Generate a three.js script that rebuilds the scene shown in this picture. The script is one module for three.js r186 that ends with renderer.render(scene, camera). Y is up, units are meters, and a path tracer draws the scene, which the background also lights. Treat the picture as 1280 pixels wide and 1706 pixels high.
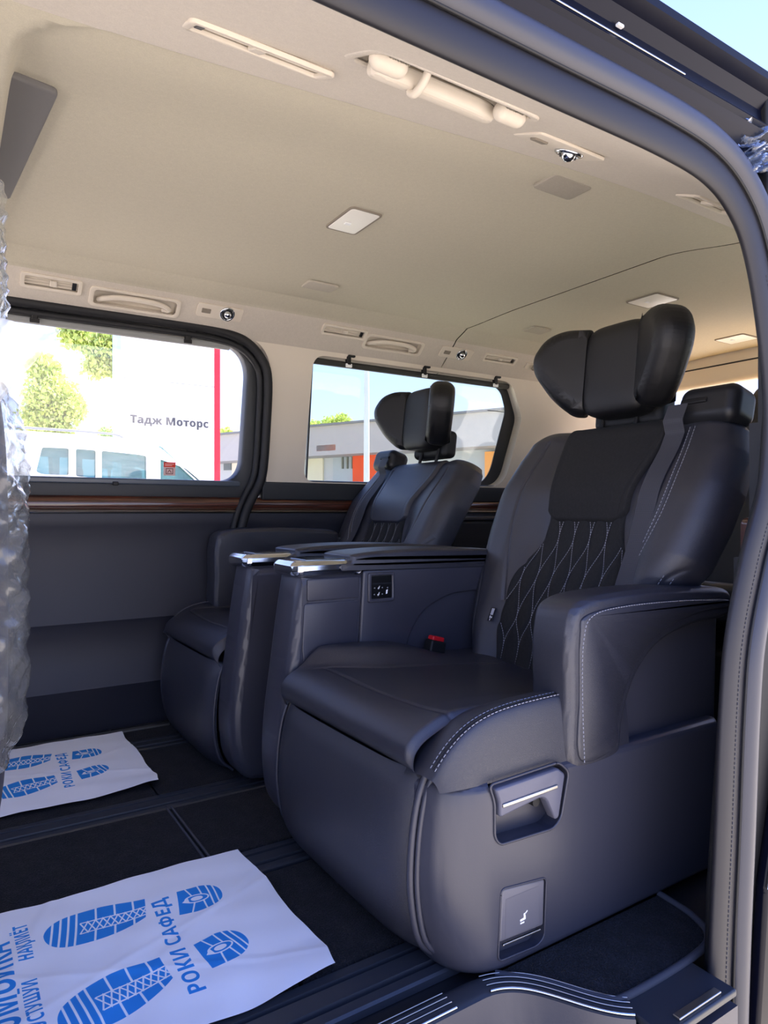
import * as THREE from 'three';
import { RoundedBoxGeometry } from 'three/addons/geometries/RoundedBoxGeometry.js';
import { mergeGeometries, mergeVertices, toCreasedNormals } from 'three/addons/utils/BufferGeometryUtils.js';
import { Brush, Evaluator, SUBTRACTION } from 'three-bvh-csg';

// ---------------------------------------------------------------- camera, sky, sun, exposure
const scene = new THREE.Scene();
const YAW = THREE.MathUtils.degToRad(32.8), EYE = 0.7;
const camera = new THREE.PerspectiveCamera(2 * Math.atan(853 / 1133) * 180 / Math.PI, 1280 / 1706, 0.02, 400);
camera.position.set(0, EYE, 0);
camera.lookAt(Math.sin(YAW), EYE, -Math.cos(YAW));
scene.add(camera);

const renderer = new THREE.WebGLRenderer({ antialias: true });
renderer.toneMapping = THREE.LinearToneMapping;
renderer.toneMappingExposure = 2.5;
renderer.shadowMap.enabled = true;

{ // clear summer sky: blue overhead, pale haze at the horizon, the same all round
  const W = 256, H = 128, data = new Float32Array(W * H * 4);
  for (let r = 0; r < H; r++) {
    const el = Math.max(0, ((r + 0.5) / H - 0.5) * Math.PI), t = Math.pow(Math.sin(el), 0.3);
    const c = [1.15 + (0.10 - 1.15) * t, 1.3 + (0.22 - 1.3) * t, 1.6 + (0.80 - 1.6) * t];
    for (let x = 0; x < W; x++) data.set([...c, 1], (r * W + x) * 4);
  }
  const sky = new THREE.DataTexture(data, W, H, THREE.RGBAFormat, THREE.FloatType);
  sky.mapping = THREE.EquirectangularReflectionMapping; sky.magFilter = THREE.LinearFilter; sky.needsUpdate = true;
  scene.background = sky; scene.environment = sky;
}
const sun = new THREE.DirectionalLight(0xfff2e0, 9);   // high, from behind the tail of the van
sun.position.set(14, 26, -1.6); sun.target.position.set(0, 0, 0);
sun.castShadow = true; sun.shadow.mapSize.set(2048, 2048);
Object.assign(sun.shadow.camera, { left: -40, right: 40, top: 40, bottom: -40, near: 1, far: 120 });
scene.add(sun, sun.target);

// ---------------------------------------------------------------- helpers
let seed = 7;
const rnd = () => { seed = (seed * 1664525 + 1013904223) >>> 0; return seed / 4294967296; };
const clamp = (x, a, b) => Math.min(b, Math.max(a, x)), lerp = (a, b, t) => a + (b - a) * t;
const sst = (a, b, x) => { const t = clamp((x - a) / (b - a), 0, 1); return t * t * (3 - 2 * t); };
const V = (x, y, z) => new THREE.Vector3(x, y, z);
const taken = new Map();
const numbered = (n) => { const k = taken.get(n) || 0; taken.set(n, k + 1); return k ? n + '_' + String(k).padStart(3, '0') : n; };
const origin = new WeakMap();
const shade = (m) => { m.castShadow = true; m.receiveShadow = true; return m; };
function tag(o, label, category, group, kind) {
  o.userData.label = label; o.userData.category = category;
  if (group) o.userData.group = group;
  if (kind) o.userData.kind = kind;
  return o;
}
function thing(name, label, category, pos = [0, 0, 0], group) {
  const g = new THREE.Group(); g.name = numbered(name); g.position.set(...pos); scene.add(g);
  origin.set(g, pos); return tag(g, label, category, group);
}
function part(parent, name, geo, mat, label) {          // geometry comes in world coordinates
  const o = origin.get(parent) || [0, 0, 0];
  geo.translate(-o[0], -o[1], -o[2]);
  const m = shade(new THREE.Mesh(geo, mat)); m.name = name; parent.add(m); origin.set(m, o);
  if (label) m.userData.label = label;
  return m;
}
function single(name, geo, mat, label, category, group) {
  const m = shade(new THREE.Mesh(geo, mat)); m.name = numbered(name); scene.add(m); origin.set(m, [0, 0, 0]);
  return tag(m, label, category, group);
}
function struct(name, geo, mat, label, category) { const m = single(name, geo, mat, label, category); m.userData.kind = 'structure'; return m; }
function copyThing(src, [dx, dy, dz], label, group) {
  const c = src.clone(); c.name = numbered(src.name.replace(/_\d{3}$/, '')); c.position.add(V(dx, dy, dz)); scene.add(c);
  c.userData = { ...src.userData, label }; if (group) c.userData.group = group;
  return c;
}
const plain = (g) => { const n = g.index ? g.toNonIndexed() : g; for (const k of Object.keys(n.attributes)) if (!['position', 'normal', 'uv'].includes(k)) n.deleteAttribute(k); if (!n.attributes.uv) n.setAttribute('uv', new THREE.BufferAttribute(new Float32Array(n.attributes.position.count * 2), 2)); return n; };
const merge = (...gs) => mergeGeometries(gs.flat().map(plain), false);
function flip(g) {                                      // mirror in z and keep faces outward
  g.scale(1, 1, -1);
  if (g.index) { const a = g.index.array; for (let i = 0; i < a.length; i += 3) { const t = a[i]; a[i] = a[i + 1]; a[i + 1] = t; } }
  else for (const k of Object.keys(g.attributes)) { const b = g.attributes[k], n = b.itemSize, a = b.array; for (let i = 0; i < b.count; i += 3) for (let c = 0; c < n; c++) { const t = a[i * n + c]; a[i * n + c] = a[(i + 1) * n + c]; a[(i + 1) * n + c] = t; } }
  return g;
}
function grid(nu, nv, fn, { closeU = false, capV = false, turn = false } = {}) {
  const p = [], uv = [], idx = [], at = (i, j) => j * (nu + 1) + i;
  for (let j = 0; j <= nv; j++) for (let i = 0; i <= nu; i++) p.push(...fn(i / nu, j / nv));
  const len = (a, b) => Math.hypot(p[a * 3] - p[b * 3], p[a * 3 + 1] - p[b * 3 + 1], p[a * 3 + 2] - p[b * 3 + 2]);
  const lu = [0], lv = [0], mj = nv >> 1, mi = nu >> 1;
  for (let i = 1; i <= nu; i++) lu.push(lu[i - 1] + len(at(i, mj), at(i - 1, mj)));
  for (let j = 1; j <= nv; j++) lv.push(lv[j - 1] + len(at(mi, j), at(mi, j - 1)));
  for (let j = 0; j <= nv; j++) for (let i = 0; i <= nu; i++) uv.push(lu[i], lv[j]);
  for (let j = 0; j < nv; j++) for (let i = 0; i < nu; i++) {
    const a = at(i, j), b = at(i + 1, j), c = at(i + 1, j + 1), d = at(i, j + 1);
    turn ? idx.push(a, c, b, a, d, c) : idx.push(a, b, c, a, c, d);
  }
  if (capV) for (const j of [0, nv]) {
    let c = [0, 0, 0]; for (let i = 0; i < nu; i++) for (let k = 0; k < 3; k++) c[k] += p[at(i, j) * 3 + k] / nu;
    const n = p.length / 3; p.push(...c); uv.push(0, 0);
    for (let i = 0; i < nu; i++) ((j === 0) !== turn) ? idx.push(at(i + 1, j), at(i, j), n) : idx.push(at(i, j), at(i + 1, j), n);
  }
  const g = new THREE.BufferGeometry();
  g.setAttribute('position', new THREE.Float32BufferAttribute(p, 3)); g.setAttribute('uv', new THREE.Float32BufferAttribute(uv, 2)); g.setIndex(idx);
  g.computeVertexNormals();
  if (closeU) { const N = g.attributes.normal; for (let j = 0; j <= nv; j++) { const a = at(0, j), b = at(nu, j), v = V(N.getX(a) + N.getX(b), N.getY(a) + N.getY(b), N.getZ(a) + N.getZ(b)).normalize(); N.setXYZ(a, v.x, v.y, v.z); N.setXYZ(b, v.x, v.y, v.z); } }
  return g;
}
function sweepX(prof, x0, x1, nx = 1, crease = 0.5) {   // prof: [z, y] list, swept along X
  const n = prof.length - 1;
  const g = grid(nx, n, (u, v) => { const q = prof[Math.round(v * n)]; return [lerp(x0, x1, u), q[1], q[0]]; });
  return toCreasedNormals(g, crease);
}
const curve = (pts, closed = false, t = 0.5) => new THREE.CatmullRomCurve3(pts.map((p) => p.isVector3 ? p : V(...p)), closed, 'catmullrom', t);
function tube(pts, r, { seg = 0, rad = 8, closed = false, t = 0.5 } = {}) { return new THREE.TubeGeometry(curve(pts, closed, t), seg || Math.max(8, pts.length * 8), r, rad, closed); }
const rbox = (w, h, d, r = 0.005, s = 3, at) => { const g = new RoundedBoxGeometry(w, h, d, s, Math.min(r, w / 2.01, h / 2.01, d / 2.01)); if (at) g.translate(...at); return g; };
const box = (x0, x1, y0, y1, z0, z1) => new THREE.BoxGeometry(x1 - x0, y1 - y0, z1 - z0).translate((x0 + x1) / 2, (y0 + y1) / 2, (z0 + z1) / 2);
function poly(pts, smooth = false) { const s = new THREE.Shape(); if (smooth) { const c = curve(pts.map((p) => [p[0], p[1], 0]), true).getPoints(pts.length * 10); c.pop(); c.forEach((p, i) => i ? s.lineTo(p.x, p.y) : s.moveTo(p.x, p.y)); } else pts.forEach((p, i) => i ? s.lineTo(...p) : s.moveTo(...p)); s.closePath(); return s; }
function roundPoly(pts, r) {                            // polygon with rounded corners; r a number or one per corner
  const s = new THREE.Shape(), n = pts.length;
  for (let i = 0; i < n; i++) {
    const p = new THREE.Vector2(...pts[i]), a = new THREE.Vector2(...pts[(i + n - 1) % n]), b = new THREE.Vector2(...pts[(i + 1) % n]);
    const q = Math.min(Array.isArray(r) ? r[i] : r, p.distanceTo(a) * 0.48, p.distanceTo(b) * 0.48);
    const s0 = p.clone().add(a.sub(p).normalize().multiplyScalar(q)), s1 = p.clone().add(b.sub(p).normalize().multiplyScalar(q));
    i ? s.lineTo(s0.x, s0.y) : s.moveTo(s0.x, s0.y); s.quadraticCurveTo(p.x, p.y, s1.x, s1.y);
  }
  s.closePath(); return s;
}
const rr = (x0, y0, x1, y1, r) => roundPoly([[x0, y0], [x1, y0], [x1, y1], [x0, y1]], r);
function extr(shape, depth, bevel = 0, { seg = 3, steps = 1, curveSegments = 12, crease = 0.6 } = {}) {   // from z = 0 to depth, bevel inside
  const b = Math.min(bevel, depth * 0.49);
  const g = new THREE.ExtrudeGeometry(shape, { depth: depth - 2 * b, bevelEnabled: b > 0, bevelThickness: b, bevelSize: b, bevelOffset: -b, bevelSegments: seg, steps, curveSegments });
  g.translate(0, 0, b);
  const q = new THREE.BufferGeometry(); q.setAttribute('position', g.attributes.position); q.setAttribute('uv', g.attributes.uv);
  return crease ? toCreasedNormals(q, crease) : q;
}
function frameOf(o, xa, ya, na) { const m = new THREE.Matrix4().makeBasis(V(...xa), V(...ya), V(...na)); m.setPosition(...o); return m; }
function dashes(pts, { dash = 0.005, gap = 0.003, r = 0.0006, lift = [0, 0, 0] } = {}) {
  const c = pts.getPointAt ? pts : curve(pts), L = c.getLength(), out = [], n = Math.floor(L / (dash + gap));
  c.arcLengthDivisions = 400; c.updateArcLengths();
  for (let i = 0; i < n; i++) {
    const a = c.getPointAt(clamp(i * (dash + gap) / L, 0, 1)), b = c.getPointAt(clamp((i * (dash + gap) + dash) / L, 0, 1)), d = b.clone().sub(a), g = new THREE.BoxGeometry(r * 2, r * 2, Math.max(d.length(), 1e-4));
    g.applyQuaternion(new THREE.Quaternion().setFromUnitVectors(V(0, 0, 1), d.normalize())).translate((a.x + b.x) / 2 + lift[0], (a.y + b.y) / 2 + lift[1], (a.z + b.z) / 2 + lift[2]);
    out.push(g);
  }
  return merge(out);
}

// ---------------------------------------------------------------- textures and materials
function lattice(n, s) { let q = s >>> 0; const a = new Float32Array(n * n); for (let i = 0; i < a.length; i++) { q = (q * 1664525 + 1013904223) >>> 0; a[i] = q / 4294967296; } return a; }
function noiseField(N, cells, s) {
  const a = lattice(cells, s), out = new Float32Array(N * N);
  for (let y = 0; y < N; y++) for (let x = 0; x < N; x++) {
    const fx = x / N * cells, fy = y / N * cells, ix = Math.floor(fx), iy = Math.floor(fy), u = fx - ix, v = fy - iy, k = u * u * (3 - 2 * u), m = v * v * (3 - 2 * v), g = (i, j) => a[(j % cells) * cells + (i % cells)];
    out[y * N + x] = lerp(lerp(g(ix, iy), g(ix + 1, iy), k), lerp(g(ix, iy + 1), g(ix + 1, iy + 1), k), m);
  }
  return out;
}
function texOf(N, fn, size, srgb = false, sizeY = size) {  // size: metres that one tile covers
  const d = new Uint8Array(N * N * 4);
  for (let i = 0; i < N * N; i++) { const c = fn(i % N, Math.floor(i / N), i); d[i * 4] = clamp(c[0], 0, 255); d[i * 4 + 1] = clamp(c[1], 0, 255); d[i * 4 + 2] = clamp(c[2], 0, 255); d[i * 4 + 3] = 255; }
  const t = new THREE.DataTexture(d, N, N); t.wrapS = t.wrapT = THREE.RepeatWrapping; t.magFilter = THREE.LinearFilter; t.minFilter = THREE.LinearMipmapLinearFilter; t.generateMipmaps = true;
  t.repeat.set(1 / size, 1 / sizeY); if (srgb) t.colorSpace = THREE.SRGBColorSpace; t.needsUpdate = true; return t;
}
const gray = (v) => [v, v, v];
const n64 = noiseField(256, 64, 3), n128 = noiseField(256, 128, 5), n16 = noiseField(256, 16, 9), n8 = noiseField(256, 8, 21);
const leatherBump = (() => {                           // pebble grain: cells with creases between them
  const N = 256, C = 40, px = lattice(C, 11), py = lattice(C, 12);
  return texOf(N, (x, y) => {
    const fx = x / N * C, fy = y / N * C, ix = Math.floor(fx), iy = Math.floor(fy); let d1 = 9, d2 = 9;
    for (let j = -1; j <= 1; j++) for (let i = -1; i <= 1; i++) { const cx = (ix + i + C) % C, cy = (iy + j + C) % C, d = Math.hypot(ix + i + px[cy * C + cx] - fx, iy + j + py[cy * C + cx] - fy); if (d < d1) { d2 = d1; d1 = d; } else if (d < d2) d2 = d; }
    return gray(clamp((d2 - d1) * 3, 0, 1) * 210 + 30);
  }, 0.05);
})();
const fineBump = texOf(256, (x, y, i) => gray(80 + 100 * n128[i] + 60 * n64[i]), 0.06);
const clothTex = texOf(256, (x, y, i) => { const v = 228 + 12 * (n128[i] - 0.5) + 8 * (n64[i] - 0.5) + 4 * (n16[i] - 0.5); return gray(v); }, 0.09, true);
const suedeTex = texOf(256, (x, y, i) => { const v = 190 + 60 * (n128[i] - 0.5) + 50 * (n16[i] - 0.5); return gray(v); }, 0.05, true);
const carpetTex = texOf(256, (x, y, i) => { const v = 150 + 190 * (n128[i] - 0.5) + 60 * (n64[i] - 0.5) + 70 * (n8[i] - 0.5); return gray(v); }, 0.16, true);
const carpetBump = texOf(256, (x, y, i) => gray(40 + 180 * n128[i] + 30 * n64[i]), 0.16);
const webTex = texOf(64, (x, y) => gray(150 + 90 * Math.abs(Math.sin(x / 64 * Math.PI * 8)) * (0.7 + 0.3 * Math.sin(y / 64 * Math.PI * 16))), 0.03, true);
const groundTex = texOf(256, (x, y, i) => { const v = 200 + 40 * (n128[i] - 0.5) + 40 * (n16[i] - 0.5) + 30 * (n8[i] - 0.5); return [v, v * 0.975, v * 0.93]; }, 2.5, true);
const woodTex = (() => {
  const N = 512, f = noiseField(N, 6, 31), f2 = noiseField(N, 32, 33), f3 = noiseField(N, 128, 35);
  return texOf(N, (x, y, i) => { const k = Math.floor(y) * N, a = f[k + (x >> 2)], b = f2[k + (x >> 3)], c = f3[k + (x >> 3)], r = 0.5 + 0.5 * Math.sin(y / N * 46 + a * 9 + b * 2), v = 0.35 + 0.45 * r + 0.4 * (c - 0.5); return [26 + 74 * v, 11 + 36 * v, 7 + 20 * v]; }, 0.6, true, 0.09);
})();
const std = (o) => new THREE.MeshStandardMaterial(o), phys = (o) => new THREE.MeshPhysicalMaterial(o);
const M = {
  leather: phys({ color: 0x2b2c35, roughness: 0.33, ior: 1.6, bumpMap: leatherBump, bumpScale: 0.00022 }),
  leatherBlack: phys({ color: 0x0f0f12, roughness: 0.42, bumpMap: leatherBump, bumpScale: 0.00022 }),
  suede: std({ color: 0x222224, roughness: 0.9, map: suedeTex, bumpMap: fineBump, bumpScale: 0.0002 }),
  thread: std({ color: 0x8b8c94, roughness: 0.8 }),
  piping: std({ color: 0x23242b, roughness: 0.5 }),
  plastic: std({ color: 0x373842, roughness: 0.36, bumpMap: fineBump, bumpScale: 0.00008 }),
  plasticDark: std({ color: 0x1c1d21, roughness: 0.45 }),
  black: std({ color: 0x0b0b0d, roughness: 0.6 }),
  rubber: std({ color: 0x141519, roughness: 0.62 }),
  paintDark: phys({ color: 0x070918, roughness: 0.3, specularIntensity: 0.35 }),
  glossBlack: phys({ color: 0x0c0e16, roughness: 0.25, clearcoat: 1, clearcoatRoughness: 0.03 }),
  chrome: std({ color: 0xd6d8dc, roughness: 0.16, metalness: 1 }),
  satin: std({ color: 0xb9b6ae, roughness: 0.32, metalness: 1 }),
  wood: phys({ map: woodTex, roughness: 0.35, clearcoat: 1, clearcoatRoughness: 0.05 }),
  headliner: std({ color: 0xd8d0ba, roughness: 0.96, map: clothTex, bumpMap: fineBump, bumpScale: 0.0001 }),
  railBeige: std({ color: 0xe6dccd, roughness: 0.7, map: clothTex }),
  beige: std({ color: 0xd9cfbf, roughness: 0.6, bumpMap: fineBump, bumpScale: 0.00008 }),
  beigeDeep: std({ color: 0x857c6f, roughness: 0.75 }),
  lampLens: phys({ color: 0xf2efe6, roughness: 0.35 }),
  doorPanel: std({ color: 0x2a2b34, roughness: 0.5, bumpMap: fineBump, bumpScale: 0.0001 }),
  frameGrey: std({ color: 0x26292d, roughness: 0.5 }),
  sillBlue: std({ color: 0x4a525c, roughness: 0.3 }),
  glass: phys({ color: 0xffffff, roughness: 0, transmission: 1, thickness: 0, ior: 1.45 }),
  glassTint: phys({ color: 0xe6ebe6, roughness: 0, transmission: 1, thickness: 0, ior: 1.45 }),
  web: std({ color: 0x4d4e57, roughness: 0.7, map: webTex }),
  red: std({ color: 0xc81722, roughness: 0.4 }),
  carpet: std({ color: 0x26262c, roughness: 1, map: carpetTex, bumpMap: carpetBump, bumpScale: 0.004 }),
  binding: std({ color: 0x3a3b42, roughness: 0.8 }),
  rail: std({ color: 0x2c2f35, roughness: 0.38 }),
  railDark: std({ color: 0x121317, roughness: 0.5 }),
  white: std({ color: 0xf1f2f2, roughness: 0.5 }),
  ground: std({ map: groundTex, roughness: 0.95 }),
};

// ---------------------------------------------------------------- the van: floor
const FRONT = -0.9, REAR = 3.08, WALL = -2.34;
{
  // sheet floor with the step well cut out at the door
  const plan = new THREE.Shape();
  [[FRONT, 2.42], [REAR, 2.42], [REAR, 0.66], [0.99, 0.66], [0.98, 0.60], [0.80, 0.60]].forEach((p, i) => i ? plan.lineTo(...p) : plan.moveTo(...p));
  plan.bezierCurveTo(0.735, 0.645, 0.735, 0.738, 0.655, 0.744);
  plan.lineTo(FRONT, 0.744); plan.closePath();
  const g = new THREE.ExtrudeGeometry(plan, { depth: 0.05, bevelEnabled: false, curveSegments: 24 }); g.rotateX(-Math.PI / 2); g.scale(1, 1, 1);
  g.translate(0, -0.062, 0);
  const floor = struct('floor', g, M.railDark, 'black floor of the van under the carpets and rails', 'floor');
  // carpets between the seat rails
  const mat = (x0, x1, z0, z1, label) => { const c = rbox(x1 - x0, 0.012, z1 - z0, 0.005, 2, [(x0 + x1) / 2, -0.006, (z0 + z1) / 2]); const uv = c.attributes.uv, p = c.attributes.position; for (let i = 0; i < uv.count; i++) uv.setXY(i, p.getX(i), p.getZ(i)); return c; };
  const bays = [[-2.16, -2.32], [-1.70, -2.06], [-1.34, -1.635], [-0.915, -1.235]];
  for (const [a, b] of bays) for (const [x0, x1] of [[FRONT, 0.442], [0.446, 2.0]]) part(floor, 'carpet', mat(x0, x1, b, a), M.carpet, 'black pile floor carpet');
  // stitched bound edge where two carpets meet
  for (const x of [0.4385, 0.4495]) part(floor, 'carpet_binding', tube([[x, 0.001, -1.635], [x, 0.001, -1.34]], 0.0028, { seg: 4, rad: 6 }), M.binding, 'grey bound carpet edge');
  // seat rails: a dark extrusion with two slots
  for (const zc of [-0.865, -1.287, -1.667, -2.11]) {
    const h = 0.046;
    part(floor, 'seat_rail', sweepX([[zc - h, -0.011], [zc - h, 0.0], [zc - h + 0.004, 0.003], [zc - 0.026, 0.003], [zc - 0.024, -0.006], [zc - 0.017, -0.006], [zc - 0.015, 0.004], [zc + 0.015, 0.004], [zc + 0.017, -0.006], [zc + 0.024, -0.006], [zc + 0.026, 0.003], [zc + h - 0.004, 0.003], [zc + h, 0], [zc + h, -0.011]], FRONT, 2.2, 1, 0.3), M.rail);
  }
  part(floor, 'kick_strip', sweepX([[-2.262, 0], [-2.262, 0.006], [-2.27, 0.008], [-2.28, 0.006], [-2.28, 0]], FRONT, 0.62, 1, 0.3), M.satin, 'thin bright strip along the far wall');

  // loose mat beside the near seat, with bound edge
  const o = [[0.70, -0.775], [0.745, -0.725], [0.795, -0.652], [0.825, -0.636], [0.98, -0.636], [1.055, -0.652], [1.088, -0.70], [1.10, -0.775]];
  const side = thing('floor_mat', 'small black carpet mat with grey bound edge behind the step, beside the near seat', 'mat', [0.9, 0, -0.7]);
  const sh = roundPoly(o.map((p) => [p[0], -p[1]]), [0.001, 0.03, 0.03, 0.03, 0.03, 0.04, 0.03, 0.001]);
  const sg = extr(sh, 0.01, 0.003, { seg: 2 }); sg.rotateX(-Math.PI / 2); sg.translate(0, -0.011, 0);
  { const uv = sg.attributes.uv, p = sg.attributes.position; for (let i = 0; i < uv.count; i++) uv.setXY(i, p.getX(i), p.getZ(i)); }
  part(side, 'pile', sg, M.carpet);
  part(side, 'binding', tube(o.map((p) => [p[0], 0.0, p[1]]), 0.006, { seg: 90, rad: 8 }), M.binding);

  // scuff plate: ribs that follow the rim of the step well
  const rim = (off) => { const c = new THREE.CurvePath(); const pts = []; for (let i = 0; i <= 30; i++) { const t = i / 30; pts.push([lerp(FRONT, 0.655, t), -0.744 - off]); }
    const bz = new THREE.CubicBezierCurve(new THREE.Vector2(0.655, -0.744), new THREE.Vector2(0.735, -0.738), new THREE.Vector2(0.735, -0.645), new THREE.Vector2(0.80, -0.60));
    for (let i = 1; i <= 24; i++) { const p = bz.getPoint(i / 24), t = bz.getTangent(i / 24); pts.push([p.x + t.y * off, p.y - t.x * off]); }
    return pts; };
  const scuff = struct('trim_1', grid(8, 54, (u, v) => { const k = Math.round(v * 54), a = rim(0)[k], b = rim(0.042)[k]; return [lerp(a[0], b[0], u), -0.002 + 0.006 * Math.sin(Math.PI * u) ** 0.5, lerp(a[1], b[1], u)]; }), M.rail, 'dark ribbed scuff plate round the step well', 'sill trim');
  for (const [off, m] of [[0.004, M.chrome], [0.015, M.satin], [0.026, M.satin], [0.037, M.satin]]) {
    const pts = rim(off).map((p) => [p[0], 0.0035 + 0.002 * Math.sin(off / 0.042 * 3.14), p[1]]);
    if (m === M.rail) part(scuff, 'rib', tube(pts, 0.0016, { seg: 160, rad: 6 }), m);
    else { const r = off < 0.01 ? 0.0022 : 0.001; part(scuff, 'rib', tube(pts.slice(0, 30), r, { seg: 60, rad: 6 }), m, 'bright metal rib'); part(scuff, 'rib', tube(pts.slice(31), r, { seg: 60, rad: 6 }), m, 'bright metal rib'); }
  }
  // the step well itself
  const rimP = rim(0);
  const well = struct('trim_2', merge(
    toCreasedNormals(grid(54, 6, (u, v) => { const p = rimP[Math.round(u * 54)]; return [p[0] - 0.02 * v * (u > 0.56 ? 1 : 0.2), -0.20 * v, p[1] + 0.03 * v]; }), 0.5),
    box(FRONT, 0.84, -0.215, -0.2, -0.735, -0.42), box(0.80, 0.985, -0.215, -0.03, -0.62, -0.562)), M.plastic, 'grey moulded entry step well under the door opening', 'step');
  part(well, 'tread_strip', box(FRONT, 0.7, -0.2, -0.196, -0.62, -0.6), M.satin, 'bright metal tread strip');
  const plate = struct('trim_3', rbox(0.17, 0.012, 0.085, 0.004, 2, [0.895, -0.008, -0.602]), M.rail, 'dark sill plate at the foot of the rear door pillar', 'sill trim');
  part(plate, 'badge_strip', rbox(0.10, 0.004, 0.012, 0.0015, 2, [0.9, 0.0, -0.572]), M.satin, 'bright metal strip');
}

// ---------------------------------------------------------------- far wall: lower panel, wood, windows
const K = 0.07 / 0.59, wallZ = (y) => -2.34 + (y - 0.72) * K;                   // the glass plane leans in towards the roof
{
  const lower = struct('wall_far', sweepX([[-2.36, -0.02], [-2.352, 0.05], [-2.325, 0.125], [-2.318, 0.138], [-2.322, 0.15], [-2.338, 0.2], [-2.345, 0.26], [-2.338, 0.335], [-2.331, 0.348], [-2.334, 0.362], [-2.346, 0.45], [-2.352, 0.55], [-2.346, 0.645], [-2.336, 0.668], [-2.336, 0.695], [-2.36, 0.697], [-2.42, 0.70], [-2.42, -0.02], [-2.36, -0.02]], FRONT, REAR, 1, 0.7), M.doorPanel, 'dark slate moulded lower side wall with two long creases', 'wall');
  part(lower, 'chrome_strip', sweepX([[-2.345, 0.694], [-2.328, 0.696], [-2.324, 0.701], [-2.328, 0.706], [-2.345, 0.708]], FRONT, REAR, 1, 0.9), M.satin, 'thin bright metal strip');
  const wood = struct('trim_4', sweepX([[-2.36, 0.706], [-2.336, 0.708], [-2.328, 0.72], [-2.329, 0.738], [-2.34, 0.752], [-2.36, 0.754]], FRONT, REAR, 1, 0.9), M.wood, 'glossy dark walnut strip under the far side windows', 'trim');
  { const uv = wood.geometry.attributes.uv, p = wood.geometry.attributes.position; for (let i = 0; i < uv.count; i++) uv.setXY(i, p.getX(i), p.getY(i) + p.getZ(i)); }

  const plane = frameOf([0, 0.72, -2.34], [1, 0, 0], [0, 1 / Math.hypot(1, K), K / Math.hypot(1, K)], [0, -K / Math.hypot(1, K), 1 / Math.hypot(1, K)]);
  const onWall = (g, dz = 0) => g.translate(0, 0, dz).applyMatrix4(plane);
  const Y = (y) => (y - 0.72) * Math.hypot(1, K);
  // beige upper wall with the openings of the sliding door and of the rear window
  const up = roundPoly([[0.985, Y(0.8)], [REAR, Y(0.8)], [REAR, Y(1.36)], [FRONT, Y(1.36)], [FRONT, Y(0.8)], [-0.25, Y(0.8)], [-0.25, Y(1.322)], [0.985, Y(1.322)]], [0.01, 0.01, 0.01, 0.01, 0.01, 0.01, 0.05, 0.15]);
  up.holes.push(roundPoly([[1.135, Y(0.815)], [2.15, Y(0.815)], [2.23, Y(1.13)], [2.15, Y(1.287)], [1.15, Y(1.287)]], [0.05, 0.09, 0.03, 0.06, 0.055]));
  const upper = struct('wall_far_001', onWall(extr(up, 0.05, 0, { curveSegments: 20 }), -0.045), M.beige, 'beige upper side wall and pillar between the two far windows', 'wall');
  // dark belt below window two and round it
  const belt = struct('trim_5', onWall(extr(rr(0.97, Y(0.745), REAR, Y(0.812), 0.006), 0.05, 0.006), -0.042), M.frameGrey, 'dark grey belt trim under the rear far window', 'trim');
  // sliding door with its window
  const dsh = roundPoly([[-0.25, Y(0.745)], [0.975, Y(0.745)], [0.975, Y(1.325)], [-0.25, Y(1.325)]], [0.03, 0.05, 0.16, 0.05]);
  dsh.holes.push(roundPoly([[-0.15, Y(0.805)], [0.893, Y(0.805)], [0.905, Y(1.282)], [-0.15, Y(1.282)]], [0.05, 0.085, 0.12, 0.06]));
  const door = struct('door_1', onWall(extr(dsh, 0.05, 0.008, { curveSegments: 24 }), -0.06), M.frameGrey, 'dark grey window frame of the far sliding door', 'door');
  part(door, 'sill', onWall(rbox(1.06, 0.02, 0.016, 0.006, 3, [0.36, Y(0.80), -0.008])), M.sillBlue, 'smooth blue grey window sill');
  part(door, 'sill_catch', onWall(rbox(0.018, 0.012, 0.014, 0.003, 2, [0.463, Y(0.793), 0.002])), M.black, 'small black catch');
  const w1 = struct('window_1', onWall(extr(roundPoly([[-0.17, Y(0.79)], [0.915, Y(0.79)], [0.925, Y(1.30)], [-0.17, Y(1.30)]], 0.08), 0.004), -0.05), M.glass, 'clear glass of the far sliding door window', 'window');
  // bulb seal that runs over the door opening, down its rear edge and behind the armrest
  const sealPts = [[-0.3, 1.316], [0.2, 1.318], [0.6, 1.322], [0.78, 1.318], [0.88, 1.295], [0.945, 1.24], [0.97, 1.17], [0.972, 1.0], [0.968, 0.86], [0.955, 0.80], [0.925, 0.74], [0.90, 0.68], [0.875, 0.55], [0.87, 0.3], [0.87, 0.02]];
  const sl = struct('trim_6', merge(tube(sealPts.map((p) => [p[0], p[1], Math.max(wallZ(p[1]), -2.335) + 0.012]), 0.017, { seg: 160, rad: 10 }), tube((() => { const c = curve(sealPts.map((p) => [p[0], p[1], 0])), o = []; for (let i = 0; i <= 60; i++) { const p = c.getPointAt(i / 60), t = c.getTangentAt(i / 60), x = p.x + t.y * 0.026, y = p.y - t.x * 0.026; o.push([x, y, Math.max(wallZ(y), -2.335) + 0.003]); } return o; })(), 0.012, { seg: 200, rad: 8 })), M.rubber, 'black rubber door seal round the far sliding door', 'seal');

  // rear far window: tinted glass, dark edge and a divider line
  const w2s = roundPoly([[1.12, Y(0.80)], [2.17, Y(0.80)], [2.245, Y(1.13)], [2.16, Y(1.30)], [1.135, Y(1.30)]], 0.06);
  const w2 = struct('window_2', onWall(extr(w2s, 0.004), -0.05), M.glassTint, 'tinted glass of the rear far window', 'window');
  const fr = roundPoly([[1.125, Y(0.80)], [2.17, Y(0.80)], [2.25, Y(1.13)], [2.165, Y(1.30)], [1.135, Y(1.30)]], 0.05);
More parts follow.
